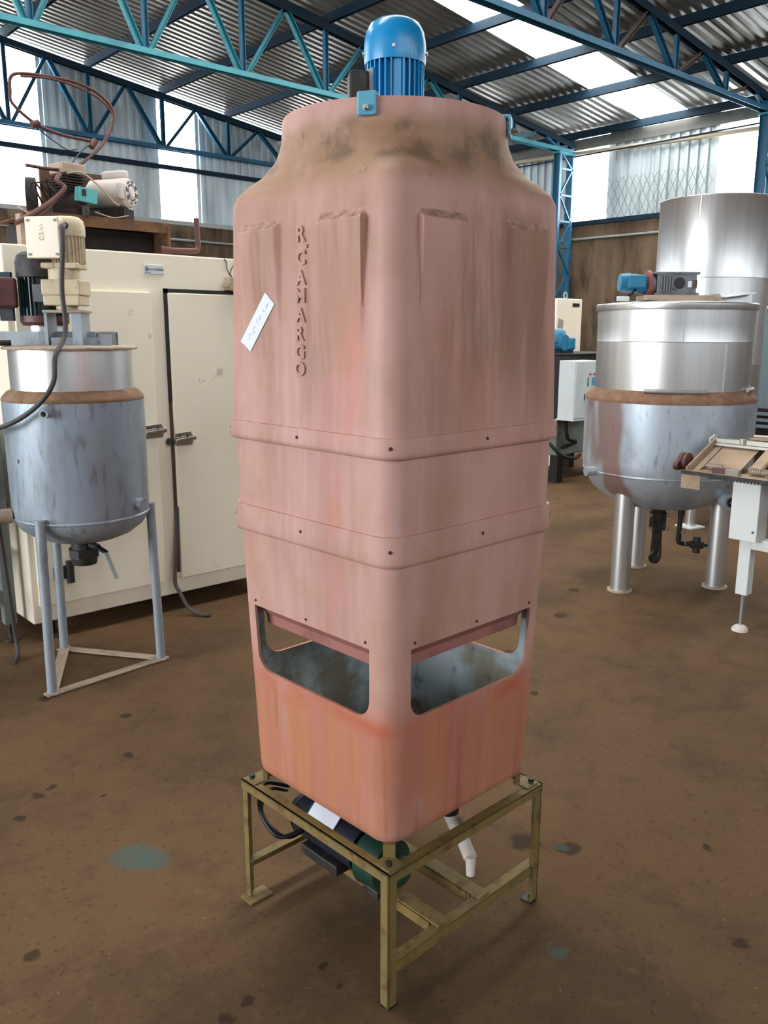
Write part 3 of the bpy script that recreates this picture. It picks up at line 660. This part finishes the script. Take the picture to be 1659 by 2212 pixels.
# ------------------------------------------------------------------ cream cold cabinet
cb = thing('cold_cabinet', 'big cream two-door cold cabinet behind the grey mixing tank', 'cabinet', (2.25, 4.325, 0))
XL, XR, ZB, ZT, DP = 1.44-2.25, 3.06-2.25, .10, 2.01, .85
MB().box(((XL+XR)/2, DP/2, (ZB+ZT)/2), (XR-XL, DP, ZT-ZB)).build('body', m_cream, cb, bev=.008)
for x in (XL+.12, XR-.12):
    for y in (.12, DP-.12): MB().cyl((x,y,0), (x,y,.105), .03, None, 14).build('foot', m_black, cb, smooth=40)
def dx(x): return x-2.25
dL = MB().box((dx(1.83), -.011, 1.0), (.715, .022, 1.615)).build('door', m_cream, cb, bev=.006)
dR = MB().box((dx(2.64), -.012, 1.0), (.70, .024, 1.615)).build('door', m_cream, cb, bev=.006)
MB().box((dx(2.283), -.006, 1.52), (.022, .012, .62)).box((dx(2.498), -.006, 1.818), (.452, .012, .022)).build('door_gasket', m_black, cb)
MB().box((dx(2.279), -.006, .72), (.012, .012, .98)).build('door_seal', m_brown, cb)
MB().tube([(dx(2.285),-.012,.62),(dx(2.268),-.02,.42),(dx(2.235),-.04,.20),(dx(2.245),-.07,.13),(dx(2.27),-.13,.04),(dx(2.31),-.2,.012),(dx(2.345),-.235,.014)], .012, 8).build('torn_gasket', m_cable, cb, smooth=60)
for xx, zc, par in ((2.165, 1.055, dL), (2.345, 1.0, dR)):
    h = MB().prism([(xx-2.25-.055,zc-.03),(xx-2.25+.045,zc-.03),(xx-2.25+.06,zc+.005),(xx-2.25+.04,zc+.045),(xx-2.25-.055,zc+.04)], 1, -.034, -.022).build('latch_plate', m_chrome, par, bev=.003)
    MB().bar((xx-2.25-.07,-.055,zc+.0), (xx-2.25+.055,-.062,zc+.012), .022, .02).build('latch_handle', m_chrome, h, bev=.006)
    for k in (-.03, .015): MB().cyl((xx-2.25+k,-.034,zc+.027), (xx-2.25+k,-.038,zc+.027), .006, None, 8).build('latch_screw', m_dark, h)
MB().cyl((dx(2.262),-.001,.995), (dx(2.262),-.03,.995), .02, None, 16).build('strike', m_dark, cb, smooth=40)
hg = MB().cyl((dx(1.64),-.03,.30), (dx(1.64),-.03,.42), .02, None, 14).box((dx(1.60),-.024,.36), (.09,.01,.07)).build('hinge', m_dark, cb)
npl = MB().box((dx(2.222),-.003,1.926), (.118,.006,.05), 0).build('name_plate', m_boxwhite, cb, bev=.004); npl.rotation_euler = (0,0,0)
for body, sz, x in (('8', .034, 2.179), ('BALCAMERIO', .0155, 2.232)):
    o = link('plate_lettering', text_mesh(body, sz, .0004, .0), m_blackink, npl); o.rotation_euler = (PI/2,0,0); o.location = (dx(x),-.0066,1.926)
MB().box((dx(2.185),-.0064,1.909), (.036,.001,.002)).build('plate_rule', m_blackink, npl)
jb2 = MB().box((dx(2.70),-.03,1.865), (.085,.06,.075), 0, 0, .12).box((dx(2.655),-.035,1.862), (.02,.05,.03), 0, 0, .12).build('junction_box', m_tan, cb, bev=.005)
MB().tube([(dx(2.69),-.03,1.90),(dx(2.668),-.02,1.95),(dx(2.675),-.006,1.985),(dx(2.66),-.004,2.006)], .003, 6).build('wire', m_cable, jb2)
MB().tube([(dx(2.70),-.03,1.90),(dx(2.69),-.015,1.93),(dx(2.725),-.006,1.98),(dx(2.74),-.004,2.006)], .003, 6).build('wire', m_cable, jb2)

# ------------------------------------------------------------------ condensing unit on the cabinet
cu = thing('condensing_unit', 'rusty refrigeration compressor unit with a white motor on top of the cream cabinet', 'compressor', (2.0, 4.6, 2.01))
def q(x, y, z): return (x-2.0, y-4.6, z-2.01)
MB().box(q(2.06,4.80,2.175), (.82,.42,.008)).bar(q(1.65,4.594,2.178), q(2.47,4.594,2.178), .008, .058).build('base_frame', m_rust, cu, bev=.003)
MB().box(q(2.465,4.78,2.10), (.012,.40,.18)).build('end_plate', m_rust, cu)
MB().box(q(1.70,4.64,2.10), (.12,.06,.18)).build('end_post', m_flat, cu)
MB().box(q(2.07,4.86,2.085), (.76,.2,.15)).build('shaded_frame_hollow', m_verydk, cu)  # dark box stands in for the shaded inside of the base channel
cc = MB().cyl(q(1.86,4.74,2.27), q(2.02,4.66,2.27), .085, None, 24).box(q(1.94,4.70,2.21), (.26,.2,.06)).build('crankcase', m_verydk, cu, smooth=40)
for k in range(6): MB().box(q(1.935,4.68,2.335+.014*k), (.135-.004*abs(k-4),.12,.006), .2).build('cooling_fin', m_verydk, cc)
MB().cyl(q(1.935,4.68,2.31), q(1.935,4.68,2.42), .045, None, 20).build('cylinder', m_verydk, cc, smooth=40)
MB().box(q(1.935,4.68,2.442), (.135,.13,.055), .2).build('cylinder_head', m_flat, cc, bev=.008)
MB().cyl(q(1.80,4.78,2.29), q(1.755,4.80,2.29), .11, None, 28).cyl(q(1.80,4.78,2.29), q(1.755,4.80,2.29), .03, None, 16).build('flywheel', m_verydk, cc, smooth=40)
b = MB().box(q(1.98,4.565,2.305), (.105,.05,.07), .12, .1, .08).box(q(1.955,4.538,2.305),(.006,.004,.04),.12)
b.build('torn_cover', m_teal, cu, bev=.003)
MB().box(q(1.957,4.536,2.313), (.022,.006,.034), .12).build('cover_slot', m_black, cu)
MB().cyl(q(1.97,4.56,2.20), q(1.97,4.56,2.25), .02, None, 12).build('pressure_tap', m_dark, cu, smooth=40)
p0, p1 = Vector(q(2.13,4.80,2.345)), Vector(q(2.25,4.63,2.352)); dd = (p1-p0).normalized(); sd = dd.cross(Vector((0,0,1))).normalized(); uz = sd.cross(dd)
wm = MB().cyl(p0, p1, .080, None, 36).cyl(p0-dd*.03, p0, .055, .080, 36).cyl(p1, p1+dd*.022, .080, .068, 36).cyl(p1+dd*.02, p1+dd*.03, .03, .024, 20).build('unit_motor', m_whitemotor, cu, smooth=35)
for rr, n, off in ((.058,8,.2),(.041,8,.2)):
    for k in range(n):
        a = 2*PI*k/n + off
        if k % 2 == 0: pass
        c = p1 + dd*.0225 + (sd*math.cos(a)+uz*math.sin(a))*rr
        tg = -sd*math.sin(a)+uz*math.cos(a)
        MB().bar(c-tg*.012, c+tg*.012, .009, .004, dd).build('vent_slot', m_black, wm)
MB().bar(p0+Vector((0,0,.095))+dd*.06, p1+Vector((0,0,.095))+dd*.0, .05, .05).build('capacitor_cover', m_whitemotor, wm, bev=.014)
MB().box(p1+sd*.075+dd*.0, (.045,.03,.085), math.atan2(sd.y, sd.x)).build('conduit_box', m_whitemotor, wm, bev=.008)
MB().box(p0.lerp(p1,.5)-Vector((0,0,.11)), (.2,.12,.06), -.9).build('motor_cradle', m_verydk, wm)
MB().box(q(2.10,4.93,2.35), (.44,.02,.26)).box(q(2.06,4.90,2.36),(.09,.02,.16),0,.2).box(q(2.17,4.90,2.36),(.08,.02,.16),0,.2).build('condenser_panel', m_rust, cu)
MB().tube([q(1.99,4.66,2.465),q(2.156,4.72,2.60),q(2.235,4.75,2.72),q(2.244,4.75,2.80),q(2.174,4.75,2.866),q(2.06,4.75,2.903),q(1.887,4.75,2.906),q(1.72,4.75,2.885),q(1.695,4.75,2.80),q(1.705,4.75,2.74),q(1.81,4.75,2.665),q(1.94,4.75,2.63),q(2.105,4.75,2.62)], .0085, 8).build('refrigerant_tube', m_copper, cu, smooth=60)
MB().tube([q(2.15,4.72,2.60),q(2.225,4.74,2.70),q(2.236,4.74,2.78),q(2.15,4.74,2.85),q(2.02,4.74,2.885),q(1.887,4.74,2.895),q(1.75,4.74,2.88)], .006, 8).build('refrigerant_tube', m_copper, cu, smooth=60)
MB().tube([q(1.80,4.75,2.655),q(1.88,4.74,2.60),q(1.97,4.74,2.555),q(2.02,4.74,2.565)], .0035, 6).build('capillary', m_cable, cu, smooth=60)
MB().tube([q(1.955,4.68,2.47),q(2.04,4.71,2.56),q(2.10,4.73,2.60)], .004, 6).build('capillary', m_cable, cu, smooth=60)
MB().cyl(q(2.10,4.735,2.585), q(2.13,4.745,2.625), .018, None, 12).build('shutoff_valve', m_copper, cu, smooth=40)
MB().cyl(q(1.79,4.75,2.655), q(1.83,4.75,2.67), .018, None, 12).build('shutoff_valve', m_copper, cu, smooth=40)
for pts, r in (([q(1.86,4.60,2.40),q(1.83,4.57,2.36),q(1.86,4.55,2.33),q(1.80,4.53,2.27),q(1.68,4.48,2.19),q(1.56,4.44,2.12)], .013), ([q(1.83,4.56,2.28),q(1.72,4.50,2.19),q(1.60,4.46,2.13)], .008), ([q(1.69,4.6,2.425),q(1.78,4.62,2.425),q(1.87,4.65,2.43)], .009)):
    MB().tube(pts, r, 8).build('suction_line', m_copper, cu, smooth=60)
for pts, r in (([q(1.90,4.60,2.41),q(1.97,4.58,2.42),q(2.05,4.56,2.36),q(2.12,4.55,2.29),q(2.16,4.56,2.27)], .0045), ([q(2.02,4.56,2.225),q(2.12,4.56,2.205),q(2.22,4.58,2.225)], .003), ([q(1.60,4.52,2.21),q(1.66,4.47,2.16),q(1.69,4.44,2.09)], .003)):
    MB().tube(pts, r, 6).build('loose_wire', m_tan, cu, smooth=60)
for k in range(4):
    x = 1.74+.03*k; MB().tube([q(x,4.62,2.24),q(x-.05,4.58,2.30+.02*k),q(x-.03,4.56,2.34),q(x+.03,4.58,2.28),q(x+.07,4.60,2.25)], .005, 6).build('coiled_tube', m_verydk, cu, smooth=60)
MB().tube([q(2.40,4.58,2.055),q(2.55,4.58,2.06),q(2.625,4.58,2.065),q(2.648,4.585,2.085),q(2.65,4.59,2.14),q(2.652,4.6,2.25)], .016, 10, 4).cyl(q(2.40,4.58,2.055), q(2.46,4.58,2.055), .026, None, 12).build('riser_pipe', m_copper, cu, smooth=50)

# ------------------------------------------------------------------ frame machine at the left edge
fm = thing('frame_machine', 'grey-green machine frame with shelves cut off by the left edge', 'machine', (1.10, 4.45, 0))
for x, y in ((.26,0), (-.4,0), (.26,.4), (-.4,.4)):
    MB().box((x, y, .37), (.06,.06,.54)).build('leg', m_greymach, fm)
    MB().cyl((x,y,0), (x,y,.012), .04, None, 14).cyl((x,y,.01), (x,y,.11), .012, None, 10).build('levelling_foot', m_dark, fm, smooth=30)
MB().box((-.07,.2,.88), (.72,.46,.48)).build('housing', m_greymach, fm, bev=.005)
MB().box((-.07,.2,.47), (.64,.38,.02)).build('shelf', m_flat, fm)
for y in (0,.4): MB().box((-.07,y,.25), (.62,.05,.07)).build('rail', m_greymach, fm)

# ------------------------------------------------------------------ right stainless tank
rk = thing('stainless_tank', 'wide stainless mixing tank on thick tube legs with a grey gearbox on its lid', 'tank', (4.928, 2.782, 0), CAMROT)
MB().lathe([(0,.50),(.12,.505),(.25,.525),(.36,.57),(.44,.635),(.485,.70),(.503,.745),(.509,.77),(.514,.82),(.518,1.195)], n=96).build('jacket', m_jacketR, rk, smooth=40)
MB().lathe([(.503,.744),(.5085,.748),(.510,.753),(.5085,.758),(.503,.762)], n=96).build('weld_seam', m_jacketR, rk, smooth=60)
MB().lathe([(.518,1.193),(.519,1.205),(.512,1.22),(.486,1.25),(.461,1.266)], n=96).build('ledge', m_rustledge, rk, smooth=50)
MB().lathe([(.460,1.258),(.461,1.40),(.461,1.548)], n=96).build('lower_shell', m_steel, rk, smooth=40)
MB().lathe([(.461,1.548),(.4635,1.551),(.4625,1.556),(.463,1.65),(.464,1.742)], n=96).build('upper_shell', m_steel, rk, smooth=40)
for a, z0, z1 in ((-1.20,1.262,1.545), (-1.78,1.556,1.74), (-.02,1.262,1.74)):
    d = Vector((math.cos(a), math.sin(a), 0)); MB().bar(d*.462+Vector((0,0,z0)), d*.463+Vector((0,0,z1)), .006, .006, d).build('vertical_seam', m_steel, rk)
MB().lathe([(.464,1.735),(.474,1.735),(.476,1.74),(.476,1.768),(.471,1.774),(.30,1.788),(0,1.80)], n=96).build('lid', m_steel, rk, smooth=30)
for a0, a1 in ((-2.2,-1.45), (-.75,-.2)):
    b = MB(); K = 12
    b.tube([(.479*math.cos(a0+(a1-a0)*k/K), .479*math.sin(a0+(a1-a0)*k/K), 1.268) for k in range(K+1)], .012, 8, 1); b.build('lift_bar', m_galv, rk, smooth=60)
fr = [(4.555-4.928, 2.819-2.782), (5.086-4.928, 2.457-2.782), (5.142-4.928, 3.069-2.782)]
for x, y in fr:
    X, Y = x*rt.x + y*rt.y, x*hd.x + y*hd.y
    l = MB().cyl((X, Y, .008), (X, Y, .66), .0605, None, 28).build('leg', m_steel, rk, smooth=40)
    MB().cyl((X, Y, 0), (X, Y, .01), .078, None, 28).build('leg_plate', m_flat, l, smooth=30)
dp = MB().cyl((-.015,0,.51), (-.015,0,.44), .045, None, 20).cyl((-.015,0,.46), (-.015,0,.35), .055, None, 8).cyl((-.015,0,.36), (-.015,0,.24), .032, None, 16).build('drain_pipe', m_dark, rk, smooth=30)
MB().tube([(-.015,0,.25),(-.015,-.005,.20),(-.025,-.03,.175),(-.045,-.065,.165)], .036, 14).build('elbow', m_dark, dp, smooth=50)
for z in (.45, .36): MB().cyl((.03,-.03,z), (.045,-.04,z), .012, None, 8).cyl((-.06,-.03,z),(-.075,-.04,z),.012,None,8).build('flange_bolt', m_galv, dp)
sp = MB().cyl((.135,0,.53), (.135,0,.44), .022, None, 14).cyl((.132,0,.45), (.128,0,.30), .016, None, 14).tube([(.128,0,.31),(.13,0,.27),(.15,0,.255),(.2,0,.25)], .017, 10).cyl((.2,0,.25), (.26,0,.245), .014, None, 12).cyl((.25,0,.30),(.25,0,.19),.024,None,12).cyl((.21,0,.247),(.29,0,.243),.026,None,12).cyl((.28,0,.243),(.35,0,.238),.011,None,10).build('steam_pipe', m_dark, rk, smooth=40)
MB().bar((.15,-.03,.32), (.165,-.035,.25), .012, .005).cyl((.128,0,.33),(.155,-.03,.33),.008,None,8).build('valve_lever', m_galv, sp)
n1 = MB().cyl((.26,-.36,.62), (.275,-.43,.615), .05, None, 20).build('side_nozzle', m_jacketR, rk, smooth=40)
MB().cyl((.275,-.43,.615), (.278,-.445,.614), .032, None, 16).build('nozzle_plug', m_black, n1)
for k in range(6):
    a = 2*PI*k/6; MB().cyl((.278+.02*math.cos(a),-.444,.614+.02*math.sin(a)), (.279+.02*math.cos(a),-.45,.614+.02*math.sin(a)), .006, None, 8).build('nozzle_bolt', m_chrome, n1)
MB().cyl((-.47,-.15,.76), (-.545,-.17,.755), .03, None, 18).build('side_nozzle', m_jacketR, rk, smooth=40)
# drive on the lid
gx = MB().box((-.02,-.12,1.885), (.235,.13,.125)).box((-.02,-.12,1.948),(.27,.14,.016)).box((-.02,-.12,1.828),(.27,.14,.016)).build('gearbox', m_gear, rk, bev=.005); gx.location = (-.045,0,0)
MB().cyl((-.01,-.19,1.89), (-.01,-.197,1.89), .042, None, 24).build('gearbox_ring', m_gear, gx, smooth=40)
MB().cyl((-.01,-.197,1.89), (-.01,-.2,1.89), .034, None, 24).build('output_bore', m_black, gx, smooth=40)
MB().box((.055,-.187,1.885), (.024,.003,.036)).build('rating_plate', m_paper, gx)
for k in range(5): MB().box((-.115+.016*k,-.12,1.885), (.005,.15,.1)).build('gearbox_rib', m_gear, gx)
for k in range(3): MB().box((.077+.01*k,-.186,1.885), (.004,.004,.05)).build('slot', m_rust, gx)
MB().cyl((-.14,-.12,1.885), (-.165,-.12,1.885), .06, .072, 28).build('input_housing', m_gear, gx, smooth=40)
MB().cyl((-.165,-.12,1.885), (-.188,-.12,1.885), .083, None, 28).build('red_flange', m_redfl, rk, smooth=40, loc=(-.045,0,0))
mm = MB().cyl((-.188,-.12,1.885), (-.30,-.12,1.895), .055, None, 28).cyl((-.29,-.12,1.895), (-.345,-.12,1.898), .058, .05, 28).build('drive_motor', m_machblue, rk, smooth=40, loc=(-.045,0,0))
MB().box((-.26,-.185,1.90), (.10,.05,.07)).build('terminal_box', m_machblue, mm, bev=.006)
MB().box((-.05,-.14,1.805), (.42,.2,.03)).build('drive_plate', m_flat, rk, bev=.003)
MB().prism([(-.28,1.77),(.15,1.77),(.15,1.815),(.02,1.812)], 1, -.33, -.325).prism([(-.28,1.77),(.15,1.77),(.15,1.815),(.02,1.812)], 1, .05, .055).build('drive_support', m_flat, rk)
MB().box((.245,-.22,1.802), (.19,.16,.05)).build('hatch_frame', m_steel, rk)
MB().bar((.15,-.30,1.803), (.33,-.30,1.828), .16, .006).build('hatch_lid', m_steel, rk)
MB().box((-.385,-.2,1.80), (.07,.03,.028)).build('lid_handle', m_white, rk, bev=.003)
MB().tube([(-.30,-.16,1.86),(-.34,-.18,1.82),(-.42,-.19,1.79)], .006, 6).build('motor_cable', m_black, rk, smooth=60)

# ------------------------------------------------------------------ tall stainless tank further back
tt = thing('tall_tank', 'tall shiny stainless tank standing behind the wide tank at the right', 'tank', (6.97, 3.627, 0), CAMROT)
MB().lathe([(0,.52),(.28,.55),(.41,.62),(.45,.70),(.45,1.35)], n=96).build('bottom_shell', m_steel, tt, smooth=40)
MB().lathe([(.45,1.35),(.4525,1.352),(.451,1.36),(.451,2.035)], n=96).build('middle_shell', m_steel, tt, smooth=40)
MB().lathe([(.451,2.035),(.4535,2.038),(.452,2.046),(.451,2.655),(.455,2.66),(.455,2.668),(.447,2.668),(.447,2.2),(0,2.15)], n=96).build('top_shell', m_steel, tt, smooth=40)
for a, z0, z1 in ((-1.15,1.36,2.035), (-2.2,2.045,2.655)):
    d = Vector((math.cos(a), math.sin(a), 0)); MB().bar(d*.451+Vector((0,0,z0)), d*.452+Vector((0,0,z1)), .007, .006, d).build('vertical_seam', m_steel, tt)
for a in (-2.55, -.45, 1.65):
    x, y = .42*math.cos(a), .42*math.sin(a)
    if a == -2.55: x, y = (6.568-6.97)*rt.x+(3.432-3.627)*rt.y, (6.568-6.97)*hd.x+(3.432-3.627)*hd.y
    l = MB().cyl((x,y,.01), (x,y,.66), .042, None, 20).build('leg', m_steel, tt, smooth=40)
    MB().box((x,y,.006), (.17,.17,.012), .5).build('leg_plate', m_white, l)

# ------------------------------------------------------------------ white machine with a tan table at the right edge
wmch = thing('packing_machine', 'white-legged machine with a dusty tan table of springs and bars at the right edge', 'machine', (4.3, 1.9, 0))
def p(x, y, z): return (x-4.3, y-1.9, z)
MB().box(p(4.41,1.965,.38), (.065,.065,.34)).build('leg', m_white, wmch, bev=.004)
MB().box(p(4.41,1.0,.38), (.065,.065,.34)).build('leg', m_white, wmch, bev=.004)
for y in (1.965, 1.0):
    MB().cyl(p(4.41,y,.03), p(4.41,y,.23), .009, None, 10).build('adjuster_rod', m_galv, wmch, smooth=40)
    MB().lathe([(0,.034),(.015,.034),(.03,.026),(.043,.012),(.045,0),(0,0)], p(4.41,y,0), 24).build('foot_pad', m_pvc, wmch, smooth=40)
MB().box(p(4.39,1.965,.685), (.115,.15,.33)).build('leg_box', m_white, wmch, bev=.004)
MB().cyl(p(4.331,1.91,.575), p(4.328,1.91,.575), .006, None, 10).build('box_screw', m_dark, wmch)
MB().box(p(4.41,1.48,.50), (.06,.92,.06)).build('rail', m_white, wmch, bev=.004)
MB().box(p(4.52,1.6,.76), (.1,.5,.17)).build('side_panel', m_boxwhite, wmch, bev=.004)
MB().box(p(4.455,1.60,.862), (.36,1.42,.008)).build('table_plate', m_wood, wmch)
b = MB(); b.box(p(4.277,1.60,.856), (.006,1.42,.02))
for k in range(70): b.box(p(4.274,2.14-.0185*k,.846), (.006,.010,.014))
b.build('toothed_edge', m_dark, wmch)
MB().prism([(4.285-4.3,.852),(4.42-4.3,.852),(4.42-4.3,.80),(4.29-4.3,.765)], 1, 2.29-1.9, 2.295-1.9).bar(p(4.285,2.31,.81), p(4.285,2.20,.81), .004, .085).build('skirt_plate', m_wood, wmch)
MB().box(p(4.46,2.285,.935), (.36,.012,.05), 0, 0, -.42).box(p(4.46,2.262,.92), (.36,.05,.006), 0, 0, -.42).build('slanted_side', m_wood, wmch)
MB().cyl(p(4.30,2.29,.885), p(4.30,2.282,.885), .008, None, 12).build('side_bolt', m_dark, wmch)
MB().cyl(p(4.345,2.305,.905), p(4.345,2.325,.905), .048, None, 24).cyl(p(4.345,2.33,.905), p(4.345,2.35,.905), .048, None, 24).build('pulley', m_brown, wmch, smooth=40)
MB().cyl(p(4.30,2.335,.885), p(4.30,2.36,.885), .026, None, 20).build('roller', m_brown, wmch, smooth=40)
MB().box(p(4.50,2.13,.935), (.24,.2,.004), 0, 0, -.42).build('guide_plate', m_wood, wmch)
for k, y in enumerate((1.95, 1.84, 1.72)):
    MB().box(p(4.50,y,.945), (.26,.07-.01*k,.03), .12*k, 0, -.42).build('finger', m_board if k % 2 else m_wood, wmch, bev=.012)
for k, (y0, y1) in enumerate(((2.20,2.12), (1.98,1.85), (1.76,1.64))):
    MB().spring(p(4.36,y0,.892), p(4.36,y1,.892), .016, .0026, 8+3*(k>0)).build('spring', m_springs, wmch, smooth=60)
for y, m_ in ((2.11, m_brown), (2.04, m_board), (1.80, m_board), (1.73, m_wood), (1.62, m_brown)):
    MB().box(p(4.32,y,.88), (.035,.075,.03)).build('bracket', m_, wmch, bev=.003)
MB().bar(p(4.60,2.30,1.008), p(4.60,.95,1.008), .04, .022).bar(p(4.58,2.30,.988), p(4.58,.95,.988), .03, .014).build('cross_bar', m_alu, wmch)
MB().box(p(4.59,2.302,1.0), (.06,.006,.06), 0, 0, -.3).build('bar_end', m_cream, wmch)
for k in range(4): MB().cyl(p(4.575,2.12-.16*k,1.0), p(4.575,2.12-.16*k,1.03), .016, None, 12).build('clamp_ring', m_springs, wmch, smooth=40)
MB().box(p(4.70,1.60,1.0), (.16,1.10,.02), 0, 0, .05).build('rear_deck', m_brown, wmch)
MB().box(p(4.71,1.66,1.022), (.13,.92,.008), 0, 0, .05).build('rear_plate', m_wood, wmch)
MB().bar(p(4.68,1.99,1.045), p(4.74,1.3,1.14), .05, .045).build('profile_bar', m_alu, wmch, bev=.003)
MB().bar(p(4.70,1.90,1.035), p(4.76,1.40,1.06), .03, .04).build('profile_bar', m_board, wmch)
MB().cyl(p(4.66,2.10,1.04), p(4.69,1.95,1.04), .008, None, 8).build('hook_rod', m_springs, wmch)
MB().box(p(4.80,1.86,1.11), (.06,.1,.15)).box(p(4.80,1.845,1.175),(.07,.09,.02)).build('post', m_cream, wmch, bev=.004)

# ------------------------------------------------------------------ far machines right of the tower
bm_ = thing('black_machine', 'black machine bench with a grey base behind the wall-side control box', 'machine', (8.0, 5.8, 0))
MB().box((0,0,1.03), (1.3,.76,.68)).build('housing', m_black, bm_, bev=.01)
MB().box((0,0,1.378), (1.32,.78,.012)).build('top_plate', m_verydk, bm_)
MB().box((.02,.02,.50), (1.2,.7,.40)).build('grey_base', m_greymach, bm_, bev=.01)
for x in (-.5,.5):
    for y in (-.28,.28): MB().box((x,y,.15), (.1,.1,.3)).build('leg', m_black, bm_)
MB().tube([(-.6,-.45,.68),(-.55,-.45,.5),(-.4,-.45,.45),(-.6,-.42,.40)], .02, 8).tube([(-.75,-.3,.5),(-.65,-.45,.33),(-.45,-.48,.28),(-.3,-.44,.3)], .018, 8).build('hose', m_black, bm_, smooth=60)
eb = thing('control_box', 'white electrical control box with small buttons on the front of the black machine', 'control box', (7.5, 5.29, .72))
MB().box((0,.0,.3), (.40,.20,.60)).build('box_body', m_boxwhite, eb, bev=.006)
dr = MB().box((.0,-.105,.3), (.385,.012,.585)).build('door', m_boxwhite, eb, bev=.004)
MB().box((-.02,-.113,.225), (.03,.006,.07)).build('lock', m_black, dr)
for x in (.05,.12): MB().cyl((x,-.11,.46), (x,-.12,.46), .012, None, 12).build('button', m_redknob, dr, smooth=40)
MB().box((.02,-.1125,.38), (.022,.003,.09)).build('label', m_greenlbl, dr); MB().box((.12,-.1125,.385), (.07,.003,.08)).build('label', m_bluelbl, dr)
MB().box((0,0,-.008), (.42,.22,.016)).build('bottom_tray', m_white, eb)
tw = thing('tall_white_cabinet', 'tall cream electrical cabinet behind the blue motors, beside the lattice column', 'cabinet', (8.62, 6.5, 0))
MB().box((0,0,1.0), (.5,.5,2.0)).build('body', m_cream, tw, bev=.008)
MB().box((.12,-.254,1.93), (.13,.008,.04)).build('slot_plate', m_black, tw); MB().box((.26,-.1,1.78), (.03,.12,.2)).build('hinge', m_cream, tw)
b = MB(); K = 14; b.tube([(.0+.035*math.cos(2*PI*k/K), -.18, 2.04+.035*math.sin(2*PI*k/K)) for k in range(K+1)], .009, 6, 1); b.build('eye_bolt', m_galv, tw, smooth=60)
bmx = thing('blue_motor', 'blue electric motor with a round cowl on top of the black machine', 'motor', (7.62, 5.66, 1.385))
MB().cyl((0,.1,.11), (0,-.10,.11), .085, None, 28).build('stator', m_machblue, bmx, smooth=40)
MB().lathe([(0,.26),(.06,.255),(.09,.23),(.1,.18),(.1,.12)], (-.02,0,0), 28).build('cowl', m_machblue, bmx, smooth=40)
MB().box((.10,-.06,.10), (.12,.12,.14)).build('terminal_box', m_machblue, bmx, bev=.02)
for k in range(5): MB().box((.162,-.06,.055+.022*k), (.006,.11,.008)).build('vent', m_bluedk, bmx)
MB().box((0,0,.015), (.24,.24,.03)).build('foot', m_bluedk, bmx)
o = MB().box((0,0,.19), (.10,.012,.38)).build('leaning_board', m_board); o.location = (8.2, 6.1, 1.39); o.rotation_euler = (-.1,.28,0); tag(o, 'narrow grey board leaning on top of the black machine', 'board')
lb = thing('blue_panel_machine', 'light blue panelled machine on a black base at the far right edge', 'machine', (8.6, 3.45, 0))
MB().box((0,0,1.35), (.8,.7,.95)).build('panel_body', m_lightblue, lb, bev=.02)
MB().box((0,0,.45), (.8,.7,.9)).build('base', m_black, lb, bev=.01)
for k in range(3): MB().box((-.41,.1,.72+.06*k), (.03,.4,.03)).build('slat', m_lightblue, lb)
MB().box((0,0,1.84), (.84,.74,.03)).build('top', m_white, lb, bev=.008)
